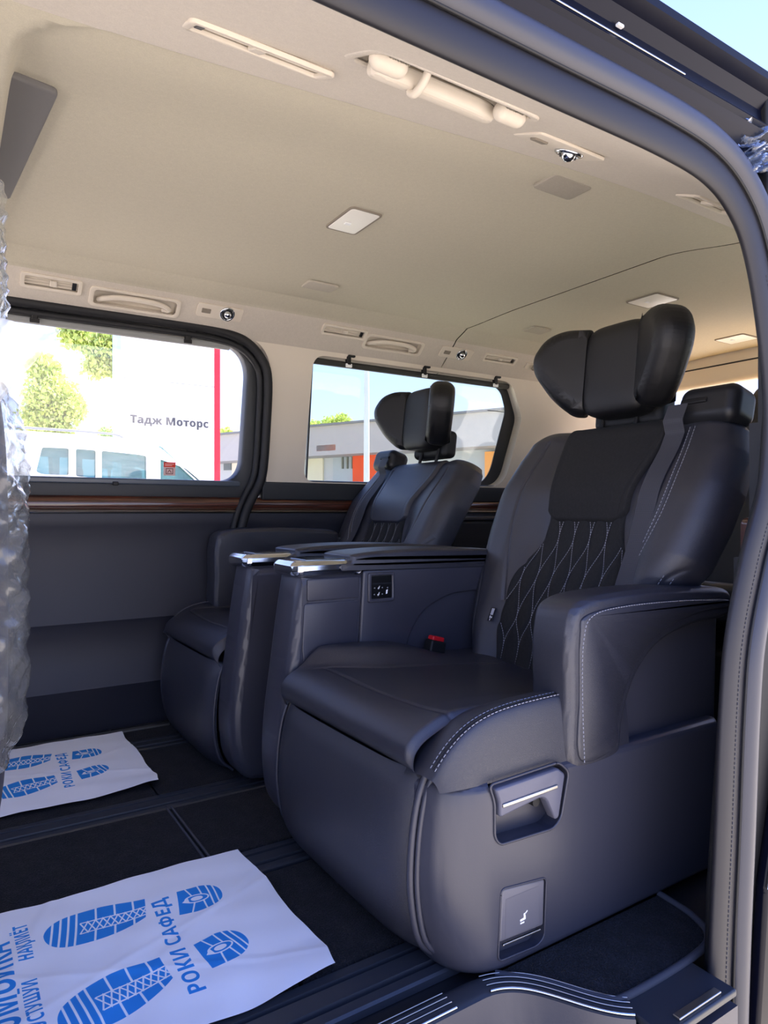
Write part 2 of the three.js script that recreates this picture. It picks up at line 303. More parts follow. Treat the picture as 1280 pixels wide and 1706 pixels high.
  fr.holes.push(roundPoly([[1.14, Y(0.818)], [2.085, Y(0.818)], [2.165, Y(1.16)], [2.12, Y(1.262)], [1.155, Y(1.262)]], [0.02, 0.1, 0.03, 0.06, 0.02]));
  part(w2, 'window_frame', onWall(extr(fr, 0.006, 0.002), -0.045), M.frameGrey, 'dark printed edge of the pane');
  part(w2, 'divider', onWall(rbox(0.006, Y(1.27) - Y(0.815), 0.01, 0.002, 2, [1.168, (Y(1.27) + Y(0.815)) / 2, -0.04])), M.frameGrey);
  part(w2, 'sill', onWall(rbox(1.0, 0.016, 0.02, 0.006, 3, [1.63, Y(0.812), -0.006])), M.sillBlue, 'smooth blue grey window sill');
  part(w2, 'antenna_line', onWall(rbox(0.12, 0.003, 0.002, 0.001, 1, [2.12, Y(1.155), -0.044])), M.black);

  // roller shade rods over the windows, each with black hooks
  const rod = (name, x0, x1, y, hooks, label) => {
    const t = thing(name, label, 'sunshade', [(x0 + x1) / 2, y, wallZ(y)]);
    part(t, 'shade_roll', tube([[x0, y, wallZ(y) - 0.012], [x1, y, wallZ(y) - 0.012]], 0.0125, { seg: 2, rad: 14 }), std({ color: name === 'sunshade_rod' ? 0x8f918f : 0x2e2e2b, roughness: 0.6 }));
    for (const x of hooks) {
      const h = part(t, 'hook', merge(rbox(0.018, 0.034, 0.02, 0.004, 2, [x, y + 0.012, wallZ(y) + 0.004]), rbox(0.03, 0.008, 0.022, 0.003, 2, [x + 0.01, y + 0.03, wallZ(y) + 0.008])), M.black);
      part(h, 'clip', rbox(0.026, 0.014, 0.008, 0.002, 2, [x, y - 0.006, wallZ(y) + 0.009]), name === 'sunshade_rod' ? M.black : M.white);
    }
  };
  rod('sunshade_rod', -0.12, 0.83, 1.276, [0.222, 0.68], 'grey rolled sunshade with two black hooks over the sliding door window');
  rod('sunshade_roller', 1.16, 2.14, 1.268, [1.30, 1.66, 2.05], 'dark rolled sunshade with white clips over the rear far window');
  // sticker on the glass
  const cv = document.createElement('canvas'); cv.width = 64; cv.height = 72; const c = cv.getContext('2d');
  c.fillStyle = '#d9b9b4'; c.fillRect(0, 0, 64, 72); c.fillStyle = '#d8331f'; c.fillRect(0, 0, 64, 26); c.fillStyle = '#f1d8d0'; c.fillRect(6, 8, 52, 3); c.fillRect(6, 16, 40, 3);
  c.strokeStyle = '#7d4a46'; c.lineWidth = 4; c.strokeRect(14, 34, 36, 28); c.beginPath(); c.moveTo(22, 56); c.lineTo(32, 42); c.lineTo(42, 56); c.stroke();
  const ct = new THREE.CanvasTexture(cv); ct.colorSpace = THREE.SRGBColorSpace;
  const sg = onWall(new THREE.BoxGeometry(0.04, 0.046, 0.0006).translate(0.648, Y(0.843), -0.0452));
  single('window_sticker', sg, std({ map: ct, roughness: 0.7 }), 'small red and white warning sticker low on the sliding door window', 'sticker');
  // body skin outside
  struct('wall_outside_far', box(FRONT, REAR, -0.25, 0.72, -2.47, -2.43), M.glossBlack, 'black painted outer skin of the far side', 'body panel');
}

// ---------------------------------------------------------------- ceiling: two moulded headliner pieces
const edgeZ = (x) => -1.045 + 0.115 * sst(-0.1, 1.4, x);
function ceilY(x, z) {
  const ze = edgeZ(x), railN = (zz) => { const t = clamp((-0.62 - zz) / (-0.62 - ze), 0, 1); return 1.225 + 0.163 * (t + 0.10 * Math.sin(Math.PI * t)); };
  if (z < -2.095) {
    const pts = [[-2.095, 1.43], [-2.12, 1.418], [-2.155, 1.403], [-2.165, 1.397], [-2.172, 1.389], [-2.20, 1.3635], [-2.24, 1.327], [-2.268, 1.302], [-2.278, 1.285], [-2.30, 1.283]];
    for (let i = 1; i < pts.length; i++) if (z >= pts[i][0]) return lerp(pts[i - 1][1], pts[i][1], (pts[i - 1][0] - z) / (pts[i - 1][0] - pts[i][0]));
    return 1.283;
  }
  const inn = (() => { const dx = x - 0.085, dz = ze - z, R = 0.13, a = R - dx, b = R - dz; return a > 0 && b > 0 ? R - Math.hypot(a, b) : Math.min(dx, dz); })();
  const deep = 1.40 + 0.038 * sst(0, 0.3, ze - z) - 0.008 * sst(-1.8, -2.095, z);
  const base = z > ze ? railN(z) : 1.388 + 0.012 * sst(0, 0.5, ze - z);
  return lerp(base, deep, sst(-0.004, 0.012, inn));
}
const nearF = (x, z) => frameOf([x, ceilY(x, z), z], [-1, 0, 0], [0, 0.416, -0.909], [0, -0.909, -0.416]);       // local z points into the cabin
const farF = (x, y) => frameOf([x, y - 0.0015, -2.2 + (y - 1.3635) * 1.096 + 0.0015], [1, 0, 0], [0, 0.676, 0.737], [0, -0.737, 0.676]);
const centre = (m) => { const e = m.elements; return [e[12], e[13], e[14]]; };
// pockets sunk into the roof rails for the vents and handles: frame, width, height
const pockets = [[nearF(0.375, -0.905), 0.215, 0.062], [nearF(1.36, -0.835), 0.17, 0.062], [farF(0.26, 1.368), 0.165, 0.05], [farF(1.24, 1.367), 0.19, 0.046], [farF(2.015, 1.362), 0.19, 0.044],
  [farF(0.5, 1.356), 0.262, 0.058], [farF(1.47, 1.352), 0.262, 0.058], [nearF(0.60, -0.765), 0.282, 0.102]].map(([m, w, h]) => [m.clone().invert(), w, h]);
const trough = (w, h, d) => merge(box(-w / 2, w / 2, -h / 2, h / 2, -d - 0.002, -d), box(-w / 2 - 0.002, -w / 2, -h / 2, h / 2, -d, 0), box(w / 2, w / 2 + 0.002, -h / 2, h / 2, -d, 0), box(-w / 2, w / 2, -h / 2 - 0.002, -h / 2, -d, 0), box(-w / 2, w / 2, h / 2, h / 2 + 0.002, -d, 0));
function pierce(g) {                                     // leave out the faces over the pockets
  const p = g.attributes.position, out = [], a = g.index.array, c = V(0, 0, 0);
  for (let i = 0; i < a.length; i += 3) {
    let hit = false;
    for (const [inv, w, h] of pockets) { c.set(0, 0, 0); for (let k = 0; k < 3; k++) c.add(V(p.getX(a[i + k]), p.getY(a[i + k]), p.getZ(a[i + k]))); c.divideScalar(3).applyMatrix4(inv); if (Math.abs(c.x) < w / 2 - 0.007 && Math.abs(c.y) < h / 2 - 0.007 && Math.abs(c.z) < 0.03) { hit = true; break; } }
    if (!hit) out.push(a[i], a[i + 1], a[i + 2]);
  }
  g.setIndex(out); return g;
}
{
  const zs = (x) => { const ze = edgeZ(x), out = []; for (let i = 0; i < 72; i++) out.push(lerp(-0.615, ze + 0.008, i / 72)); for (let i = 0; i < 10; i++) out.push(lerp(ze + 0.008, ze - 0.018, i / 10)); for (let i = 0; i < 50; i++) out.push(lerp(ze - 0.018, -2.095, i / 50)); for (const z of [-2.095, -2.1, -2.11, -2.12, -2.14, -2.155, -2.16, -2.165, -2.169, -2.172, ...Array.from({ length: 22 }, (_, i) => -2.174 - i * 0.0043), -2.268, -2.272, -2.278, -2.30]) out.push(z); return out; };
  const sheet = (xs, name, label, i0, i1, mat) => {
    const nz = i1 - i0, nx = xs.length - 1;
    const g = grid(nx, nz, (u, v) => { const x = xs[Math.round(u * nx)], z = zs(x)[i0 + Math.round(v * nz)]; return [x, ceilY(x, z), z]; });
    const uv = g.attributes.uv, p = g.attributes.position; for (let i = 0; i < uv.count; i++) uv.setXY(i, p.getX(i), p.getZ(i));
    if (name.startsWith('trim')) pierce(g);
    return struct(name, g, mat, label, name.startsWith('trim') ? 'roof rail' : 'ceiling');
  };
  const last = zs(0).length - 1, lipN = 75, lipF = 140;
  const xa = [FRONT, -0.5, -0.2, -0.05]; for (let x = 0; x < 0.3; x += 0.006) xa.push(x); for (let x = 0.3; x <= 1.738; x += 0.006) xa.push(x); xa.push(1.742);
  const xb = [1.747]; for (let x = 1.752; x < REAR - 0.05; x += x < 2.2 ? 0.006 : 0.06) xb.push(x); xb.push(REAR - 0.04);
  sheet(xa, 'ceiling', 'greyish beige fabric headliner over the captain seats, front piece', lipN, lipF, M.headliner);
  const back = sheet(xb, 'ceiling_001', 'beige fabric headliner over the last row, behind the joint', lipN, lipF, M.headliner);
  sheet(xa, 'trim_10', 'pale beige moulded roof rail above the near door opening', 0, lipN, M.railBeige); sheet(xb, 'trim_11', 'pale beige roof rail over the near rear window', 0, lipN, M.railBeige);
  sheet(xa, 'trim_12', 'pale beige moulded roof rail over the far windows, front piece', lipF, last, M.railBeige); sheet(xb, 'trim_13', 'pale beige roof rail over the far windows, behind the joint', lipF, last, M.railBeige);
  // dark lip in the joint, following the section
  const jp = zs(1.745).map((z) => [1.7445, ceilY(1.745, z) + 0.02, z]);
  part(back, 'joint_strip', grid(1, jp.length - 1, (u, v) => { const q = jp[Math.round(v * (jp.length - 1))]; return [q[0] - 0.006 + 0.012 * u, q[1], q[2]]; }), M.headliner);
  struct('roof', rbox(REAR - FRONT + 0.3, 0.04, 1.64, 0.02, 3, [(REAR + FRONT) / 2, 1.475, -1.55]), M.glossBlack, 'black painted roof skin', 'roof');
  struct('roof_001', box(FRONT, REAR, 1.31, 1.49, -2.44, -2.31), M.glossBlack, 'black far roof side rail', 'roof');
  const bounce = struct('floor_001', rbox(0.34, 0.03, 1.5, 0.01, 2, [2.9, 0.64, -1.54]), std({ color: 0xdcb46e, roughness: 0.9 }), 'tan cargo board added unseen behind the last row to warm the rear ceiling', 'floor');  // unseen board added to throw warm sunlight up onto the rear headliner
  // tail end: upper trim over the rear window, lower tailgate
  const tail = struct('wall_rear', merge(rbox(0.06, 0.20, 1.9, 0.02, 3, [REAR, 1.40, -1.54]), rbox(0.08, 1.0, 1.9, 0.02, 3, [REAR + 0.05, 0.30, -1.54]), rbox(0.08, 0.55, 0.18, 0.02, 3, [REAR + 0.03, 1.05, -0.70]), rbox(0.08, 0.55, 0.18, 0.02, 3, [REAR + 0.03, 1.05, -2.34])), M.beige, 'beige tailgate trim framing the bright rear window', 'wall');
  part(tail, 'joint_line', box(REAR - 0.031, REAR - 0.029, 1.385, 1.392, -2.3, -0.75), M.plasticDark);
  const w3 = struct('window_3', box(REAR + 0.03, REAR + 0.034, 0.79, 1.32, -2.3, -0.74), M.glass, 'clear glass of the tailgate window', 'window');
}

// ---------------------------------------------------------------- near side: door opening, seals, body
{
  const path = [[FRONT, 1.232], [-0.2, 1.232], [0.387, 1.235], [0.62, 1.236], [0.86, 1.236], [0.985, 1.222], [1.062, 1.18], [1.108, 1.115], [1.145, 1.0], [1.165, 0.87], [1.15, 0.74], [1.095, 0.62], [1.052, 0.50], [1.035, 0.38], [1.022, 0.2], [1.01, 0.05], [1.0, -0.12], [0.995, -0.28]];
  const flat = (pts, r, sx, dz, off) => {                // swept oval section; off moves it outward in the plane of the opening
    const c = curve(pts.map((p) => [p[0], p[1], 0])), N = 200, P = [];
    for (let i = 0; i <= N; i++) { const p = c.getPointAt(i / N), t = c.getTangentAt(i / N); P.push([p, V(-t.y, t.x, 0)]); }
    return grid(20, N, (u, v) => { const [p, n] = P[Math.round(v * N)], a = u * Math.PI * 2, e = off + Math.cos(a) * r * sx; return [p.x + n.x * e, p.y + n.y * e, dz + Math.sin(a) * r]; }, { closeU: true });
  };
  const seal = struct('trim_7', flat(path, 0.012, 2.2, -0.602, -0.002), std({ color: 0x1b1a1f, roughness: 0.55 }), 'dark padded edge seal round the near door opening', 'seal');
  part(seal, 'outer_lip', flat(path, 0.014, 1.35, -0.592, 0.036), std({ color: 0x36373f, roughness: 0.42 }), 'lighter grey rounded outer lip of the seal');
  part(seal, 'seam', flat(path, 0.0022, 1, -0.590, 0.0175), M.black, 'thin dark joint between lip and seal');
  const c = curve(path.map((p) => [p[0], p[1], 0])), st = []; for (let i = 0; i <= 60; i++) { const t = 0.6 + 0.4 * i / 60, p = c.getPointAt(t), g = c.getTangentAt(t); st.push(V(p.x + g.y * 0.004 * -1 * -1, p.y, -0.5897)); }
  part(seal, 'stitching', dashes(st, { dash: 0.004, gap: 0.003, r: 0.0005 }), M.binding);

  // roof side of the body above the opening: gutter steps and roof edge
  const prof = [[-0.61, 1.262], [-0.582, 1.288], [-0.575, 1.300], [-0.60, 1.303], [-0.605, 1.318], [-0.595, 1.332], [-0.598, 1.337], [-0.61, 1.342], [-0.612, 1.368], [-0.60, 1.385], [-0.582, 1.393], [-0.58, 1.403], [-0.592, 1.413], [-0.605, 1.42], [-0.63, 1.43], [-0.70, 1.455], [-0.78, 1.47]];
  const gut = struct('trim_8', sweepX(prof, FRONT, REAR, 1, 0.35), M.paintDark, 'dark blue black painted roof gutter above the near door opening', 'body panel');
  part(gut, 'bright_moulding', tube([[FRONT, 1.334, -0.592], [0.9, 1.334, -0.592]], 0.0016, { seg: 4, rad: 6 }), M.satin, 'thin bright line along the gutter');
  part(gut, 'bracket', rbox(0.012, 0.004, 0.006, 0.001, 1, [0.775, 1.365, -0.607]), M.white, 'tiny white mark');
  // crumpled protective film at the rear of the gutter
  const film = thing('protective_film', 'crumpled clear film stuck in the roof gutter above the rear pillar', 'film', [1.2, 1.3, -0.56]);
  for (let k = 0; k < 2; k++) {
    const a = 0.5 + k, g = grid(40, 14, (u, v) => { const x = 1.04 + 0.2 * u, y = 1.315 - 0.04 * k - 0.04 * v - 0.012 * Math.sin(u * 9 + a), z = -0.585 + 0.014 * Math.sin(u * 23 + v * 9 + a) * Math.sin(v * 5 + a) + 0.006 * Math.sin(u * 57 + v * 31); return [x, y, z]; });
    part(film, 'fold', g, phys({ color: 0xc9d4e6, roughness: 0.08, transmission: 0.93, thickness: 0 }));
  }
  // rear quarter of the body behind the opening
  const q = new THREE.Shape(); [[0.99, -0.3], [REAR, -0.3], [REAR, 1.40], [1.14, 1.40], [1.15, 1.1], [1.18, 0.9], [1.16, 0.75], [1.09, 0.6], [1.045, 0.4], [1.01, 0.1]].forEach((p, i) => i ? q.lineTo(...p) : q.moveTo(...p)); q.closePath();
  q.holes.push(rr(1.45, 0.85, 2.4, 1.22, 0.06));
  struct('wall_near', extr(q, 0.03, 0.006).translate(0, 0, -0.63), M.black, 'black inner jamb behind the near door opening', 'wall');
  const quarter = struct('trim_9', extr(roundPoly([[1.055, -0.3], [REAR, -0.3], [REAR, 0.75], [1.30, 0.75], [1.165, 0.32], [1.10, 0.10]], 0.01), 0.02, 0.006).translate(0, 0, -0.60), M.paintDark, 'glossy dark painted rear quarter panel beside the pillar', 'body panel');
  part(quarter, 'edge_moulding', tube([[1.10, 0.10, -0.578], [1.165, 0.32, -0.578], [1.30, 0.75, -0.578]], 0.004, { seg: 20, rad: 8 }), M.chrome, 'thin bright edge');
  // inner trim of the near rear side with walnut strip
  const inner = struct('wall_near_001', merge(box(1.17, REAR, 0, 0.62, -0.675, -0.64), box(1.22, REAR, 0.69, 0.86, -0.675, -0.64), box(1.24, 1.48, 0.86, 1.25, -0.67, -0.64), box(2.38, REAR, 0.86, 1.25, -0.67, -0.64)), M.plasticDark, 'dark inner side trim behind the near pillar', 'wall');
  part(inner, 'wood_strip', rbox(1.7, 0.07, 0.03, 0.012, 3, [2.05, 0.655, -0.67]), M.wood, 'glossy brown walnut strip');
  const w4 = struct('window_4', box(1.44, 2.41, 0.84, 1.23, -0.617, -0.613), M.glassTint, 'tinted glass of the rear near window', 'window');
  single('trim_clip', merge(rbox(0.02, 0.026, 0.012, 0.004, 3, [1.185, 0.57, -0.652]), rbox(0.008, 0.02, 0.02, 0.003, 2, [1.19, 0.57, -0.66])), M.white, 'small white plastic clip on the dark trim beside the near pillar', 'clip');
  // front part of the near side and of the cab, forward of the camera
  struct('wall_near_002', merge(box(FRONT, -0.35, -0.05, 0.75, -0.66, -0.58), box(-0.42, -0.35, 0.7, 1.25, -0.66, -0.58)), M.plasticDark, 'dark front door trim on the near side', 'wall');
  struct('wall_front', box(FRONT - 0.04, FRONT, -0.1, 0.72, -2.42, -0.58), M.plasticDark, 'dark bulkhead under the windscreen', 'wall');
}

// ---------------------------------------------------------------- captain seats (x = world X, w = offset to the outboard side)
function iconTexture(draw, W = 128, H = 128, bg = '#2d2e33') {
  const cv = document.createElement('canvas'); cv.width = W; cv.height = H; const c = cv.getContext('2d'); c.fillStyle = bg; c.fillRect(0, 0, W, H); draw(c);
  const t = new THREE.CanvasTexture(cv); t.colorSpace = THREE.SRGBColorSpace; return t;
}
function seatGlyph(c, x, y, s) {                          // little seat: back, cushion, base
  c.save(); c.translate(x, y); c.scale(s, s); c.fillStyle = '#f2f4f7';
  c.beginPath(); c.moveTo(2, -16); c.lineTo(8, -17); c.lineTo(10, -4); c.lineTo(10, 4); c.lineTo(-10, 6); c.lineTo(-11, -1); c.lineTo(3, -3); c.closePath(); c.fill();
  c.fillRect(-10, 9, 15, 5); c.save(); c.translate(12, -17); c.rotate(-0.7); c.fillRect(-4, -2, 10, 4); c.restore(); c.restore();
}
function captainSeat(zc, s, opt) {
  const root = thing('captain_seat', opt.label, 'seat', [0.95, 0, zc], 'captain seats of the second row');
  const put = (g) => { if (s < 0) flip(g); return g.translate(0, 0, zc); };
  const P = (parent, name, g, m, label) => part(parent, name, put(g), m, label);
  const L = opt.leather || M.leather;

  // --- seat base: outboard shell with the lever recess and the switch recess cut into it
  const plan = new THREE.Shape();
  plan.moveTo(0.612, -0.236); plan.bezierCurveTo(0.618, -0.285, 0.65, -0.313, 0.71, -0.314); plan.lineTo(1.28, -0.314); plan.lineTo(1.30, -0.30); plan.lineTo(1.30, -0.18); plan.lineTo(0.66, -0.18); plan.lineTo(0.612, -0.21); plan.closePath();
  let sg = new THREE.ExtrudeGeometry(plan, { depth: 0.264, bevelEnabled: true, bevelThickness: 0.014, bevelSize: 0.014, bevelOffset: -0.014, bevelSegments: 4, steps: 12, curveSegments: 16 });
  sg.rotateX(Math.PI / 2); sg.scale(1, -1, 1);            // plan y -> w, height -> y
  { const p = sg.attributes.position; for (let i = 0; i < p.count; i++) { let x = p.getX(i), y = p.getY(i) + 0.013, z = p.getZ(i); const t = clamp(1 - y / 0.16, 0, 1); if (x < 0.9) x += 0.022 * t ** 2 * sst(0.9, 0.62, x); x -= 0.018 * Math.sin(Math.PI * clamp(y / 0.3, 0, 1)) * sst(0.8, 0.62, x); p.setXYZ(i, x, y, z); } }
  if (sg.boundingBox === null) sg.computeBoundingBox();
  { // make sure w is positive outboard
    const bb = new THREE.Box3().setFromBufferAttribute(sg.attributes.position); if (bb.max.z < 0.1) { sg.scale(1, 1, -1); } }
  const bare = (g) => { const q = new THREE.BufferGeometry(), n = g.index ? g.toNonIndexed() : g; q.setAttribute('position', n.attributes.position); q.setAttribute('uv', n.attributes.uv); q.computeVertexNormals(); return q; };
  const E = new Evaluator(); E.attributes = ['position', 'uv', 'normal'];
  const cut = (a, g) => { const A = new Brush(bare(a)), B = new Brush(bare(g)); A.updateMatrixWorld(); B.updateMatrixWorld(); return E.evaluate(A, B, SUBTRACTION).geometry; };
  const leverOut = [[0.684, 0.291], [0.832, 0.296], [0.856, 0.276], [0.838, 0.205], [0.82, 0.192], [0.705, 0.196], [0.695, 0.21], [0.695, 0.262]];
  const pocket = [[0.708, 0.128], [0.805, 0.118], [0.80, 0.025], [0.785, 0.016], [0.702, 0.02]];
  const outward = (sh, d, b) => extr(sh, d, b);           // along +w
  let shell = cut(sg, outward(roundPoly(leverOut, 0.012), 0.06, 0).translate(0, 0, 0.284));
  shell = cut(shell, outward(roundPoly(pocket, 0.006), 0.06, 0).translate(0, 0, 0.296));
  shell = toCreasedNormals(bare(shell), 0.55);
  const sh = P(root, 'side_shell', shell, M.plastic, 'grey plastic side shell of the seat base');
  // recess rims
  const rimOf = (pts, z, r) => tube(roundPoly(pts, 0.01).getPoints(10).map((p) => [p.x, p.y, z]), r, { seg: 120, rad: 6, closed: true, t: 0.2 });
  P(sh, 'recess_rim', rimOf(leverOut, 0.3145, 0.0022), M.plastic); P(sh, 'recess_rim', rimOf(pocket, 0.3142, 0.0015), M.plastic);
  // lever flap
  const lev = [[0.694, 0.283], [0.828, 0.288], [0.845, 0.275], [0.83, 0.208], [0.822, 0.206], [0.802, 0.243], [0.79, 0.249], [0.703, 0.238], [0.703, 0.262]];
  const lv = P(root, 'recline_lever', extr(roundPoly(lev, 0.006), 0.02, 0.004).translate(0, 0, 0.298), std({ color: 0x565764, roughness: 0.4 }), 'grey flap lever in a recess');
  P(lv, 'metal_strip', rbox(0.118, 0.006, 0.004, 0.0015, 2).rotateZ(0.035).translate(0.766, 0.258, 0.3185), M.satin, 'bright metal strip');
  P(lv, 'pivot', new THREE.CylinderGeometry(0.008, 0.008, 0.012, 16).rotateX(Math.PI / 2).translate(0.795, 0.236, 0.296), M.black);
  // switch plate with seat symbol
  const it = iconTexture((c) => { c.fillStyle = '#5d5c62'; c.fillRect(0, 0, 128, 128); seatGlyph(c, 66, 88, 1.05); }, 128, 128);
  const sw = P(root, 'switch_plate', extr(roundPoly([[0.711, 0.125], [0.802, 0.115], [0.799, 0.043], [0.705, 0.047]], 0.004), 0.012, 0.003).translate(0, 0, 0.3015), std({ color: 0x5d5c62, roughness: 0.4 }), 'grey rocker plate with a white seat symbol');
  const dg = new THREE.PlaneGeometry(0.07, 0.06).translate(0.753, 0.079, 0.3138);
  P(sw, 'seat_symbol', dg, std({ map: it, roughness: 0.4 }), 'white seat symbol');
  P(sw, 'lower_edge', rbox(0.08, 0.003, 0.004, 0.001, 2).rotateZ(-0.03).translate(0.752, 0.040, 0.313), M.satin);

  // --- leg rest: leather front panel that curls under
  const legP = curve([[0.604, 0.300, 0], [0.586, 0.262, 0], [0.574, 0.19, 0], [0.574, 0.11, 0], [0.588, 0.05, 0], [0.618, 0.014, 0], [0.68, 0.004, 0]]);
  const leg = P(root, 'leg_rest', grid(60, 60, (u, v) => { const w = lerp(-0.252, 0.243, u), p = legP.getPointAt(v), e = Math.pow(Math.abs(u * 2 - 1), 8); return [p.x + 0.028 * e - 0.004 * (1 - (2 * u - 1) ** 2), p.y, w]; }, { turn: true }), L, 'leather leg rest panel on the seat front');
  for (const [dw, dx, r, w0] of [[0.243, 0.018, 0.006, 1], [0.252, 0.024, 0.0045, 1], [-0.254, 0.02, 0.004, -1]])
    P(leg, 'piping', tube([0, 0.12, 0.3, 0.5, 0.7, 0.85].map((v) => { const p = legP.getPointAt(v); return [p.x + dx, p.y + (v === 0 ? 0.005 : 0), dw]; }), r, { seg: 50, rad: 8 }), M.plastic, 'round piping along the leg rest edge');

  // --- cushion: middle panel, front roll and bolsters
  const cushP = curve([[0.606, 0.301, 0], [0.594, 0.318, 0], [0.598, 0.342, 0], [0.625, 0.362, 0], [0.675, 0.373, 0], [0.76, 0.374, 0], [0.88, 0.366, 0], [1.0, 0.356, 0], [1.12, 0.35, 0]]);
  const inArc = (x) => -0.115 - 0.10 * (1 - sst(0.60, 0.80, x)) + 0.02 * sst(0.95, 1.1, x);      // inboard seam in plan
  const cush = P(root, 'seat_cushion', grid(150, 170, (u, v) => {
    const w = lerp(-0.252, 0.236, u), p = cushP.getPointAt(v); let y = p.y, x = p.x;
    const top = sst(0.612, 0.66, x) * sst(0.1, 0.25, v);
    y += top * 0.034 * sst(0, 0.07, inArc(x) - w) * (1 - 0.8 * sst(0.84, 1.02, x)) + 0.006 * top * sst(0.15, 0.23, w);
    y -= 0.003 * Math.exp(-(((x - 0.672 - 0.01 * w) / 0.0028) ** 2)) * (v > 0.2 ? 1 : 0) * (w > inArc(x) ? 1 : 0);
    y -= 0.0035 * Math.exp(-(((w - inArc(x)) / 0.0028) ** 2)) * top;
    y -= 0.005 * top * Math.exp(-(((w - 0.02) / 0.11) ** 2));
    const e = sst(0.03, 0.0, u) + 0.6 * sst(0.97, 1, u); y -= 0.02 * e; x += 0.012 * e * (v < 0.3 ? 1 : 0);
    return [x, y, w];
  }, { turn: true }), L, 'smooth leather seat cushion');
  // outboard bolster with its side face
  const bol = P(root, 'side_bolster', grid(40, 70, (u, v) => {
    const x = lerp(0.612, 1.02, v), f = 1 - Math.exp(-Math.max(0, x - 0.612) / 0.045), h = 0.305 + (0.092) * f * (1 - 0.15 * sst(0.85, 1.0, x));
    const a = u * Math.PI * 0.62, ww = u < 0.5 ? lerp(0.19, 0.285, u / 0.5) : lerp(0.285, 0.306, Math.pow((u - 0.5) / 0.5, 0.5));
    const yy = u < 0.5 ? h - 0.030 * (1 - u / 0.5) ** 2 : lerp(h - 0.001, 0.288, Math.pow((u - 0.5) / 0.5, 1.8));
    return [x - 0.012 * (1 - Math.abs(u - 0.45)) * (1 - f), yy, ww - 0.012 * (1 - f)];
  }, { turn: true }), L, 'leather outboard bolster');
  const seamPts = []; for (let i = 0; i <= 24; i++) { const x = lerp(0.618, 0.87, i / 24), f = 1 - Math.exp(-Math.max(0, x - 0.612) / 0.045); seamPts.push(V(x - 0.012 * 0.95 * (1 - f), 0.305 + 0.092 * f + 0.0006, 0.285 - 0.012 * (1 - f))); }
  P(bol, 'stitching', merge(dashes(seamPts, { lift: [0, 0.0005, -0.005] }), dashes(seamPts, { lift: [0, -0.001, 0.006] })), M.thread, 'light twin stitching');
  P(bol, 'seam', tube(seamPts, 0.0011, { seg: 60, rad: 5 }), M.black);
  // closing plates under the cushion so that no light passes
  P(root, 'seat_pan', rbox(0.62, 0.24, 0.44, 0.02, 2, [0.98, 0.17, 0.0]), M.plasticDark);

  // --- backrest
  const R = THREE.MathUtils.degToRad(opt.recline || 25), sR = Math.sin(R), cR = Math.cos(R), bx = opt.bx || 1.052, by = 0.352, HL = 0.65, bs = 0.02;
  const B = (w, h, o) => [bx + h * sR - o * cR, by + h * cR + o * sR, w + bs];
  const Wd = (h, sd = -1) => { const a = [...(sd > 0 ? [[0, 0.185], [0.1, 0.195], [0.20, 0.205], [0.25, 0.262], [0.3, 0.293], [0.38, 0.312]] : [[0, 0.235], [0.08, 0.265], [0.2, 0.298], [0.34, 0.316]]), [0.46, 0.322], [0.55, 0.316], [0.605, 0.30], [0.635, 0.272], [0.65, 0.235]]; for (let i = 1; i < a.length; i++) if (h <= a[i][0]) { const t = (h - a[i - 1][0]) / (a[i][0] - a[i - 1][0]); return lerp(a[i - 1][1], a[i][1], t); } return 0.235; };
  const face = (w, h) => {
    const q = Math.abs(w), mid = sst(0.215, 0.12, q), low = sst(0.47, 0.30, h);
    return -0.004 - 0.040 * mid * low - 0.012 * mid * (1 - low) + 0.012 * Math.exp(-(((h - 0.18) / 0.1) ** 2)) * mid - 0.03 * sst(0.42, 0.62, h) - 0.012 * sst(0.12, 0.0, h);
  };
  const curves = [                                       // seams on the leather, (w, h)
    [[-0.205, 0.60], [-0.215, 0.45], [-0.205, 0.33], [-0.185, 0.24], [-0.165, 0.16]],
    [[0.205, 0.60], [0.213, 0.45], [0.20, 0.36], [0.175, 0.29], [0.16, 0.22]],
    [[0.307, 0.30], [0.27, 0.275], [0.235, 0.235], [0.205, 0.19], [0.18, 0.10], [0.17, 0]],
    [[-0.305, 0.33], [-0.262, 0.24], [-0.235, 0.12], [-0.225, 0.0]],
  ].map((c) => curve(c.map((p) => [p[0], p[1], 0])).getPoints(40));
  const nearest = (w, h) => { let d = 9; for (const c of curves) for (let i = 1; i < c.length; i++) { const ax = c[i - 1].x, ay = c[i - 1].y, dx = c[i].x - ax, dy = c[i].y - ay, t = clamp(((w - ax) * dx + (h - ay) * dy) / (dx * dx + dy * dy), 0, 1), e = Math.hypot(w - ax - dx * t, h - ay - dy * t); if (e < d) d = e; } return d; };
  const surf = (w, h) => { const W = Wd(h, w), rad = 0.06, t = clamp((Math.abs(w) - (W - rad)) / rad, 0, 1), tt = clamp((h - (HL - 0.05)) / 0.05, 0, 1); return face(w, h) - rad * (1 - Math.sqrt(Math.max(0, 1 - t * t))) - 0.05 * (1 - Math.sqrt(Math.max(0, 1 - tt * tt))); };
  const NF = 200, NB = 30, NH = 230;
  const back = P(root, 'backrest', grid(NF + NB, NH, (u, v) => {
    const h = v * HL, k = Math.round(u * (NF + NB)), W = Wd(h, k <= NF ? k - NF / 2 : NF + NB / 2 - k + 0.01);
    if (k <= NF) { const a = -1 + 2 * k / NF, w = W * Math.sign(a) * (1 - Math.pow(1 - Math.abs(a), 1.15)); return B(w, h, surf(w, h) - 0.0042 * Math.exp(-((nearest(w, h) / 0.0026) ** 2))); }
    const t = (k - NF) / NB, w = W * Math.cos(t * Math.PI), sw = surf(w > 0 ? W : -W, h), o = sw + (-0.135 - sw) * Math.pow(Math.sin(t * Math.PI), 0.35);
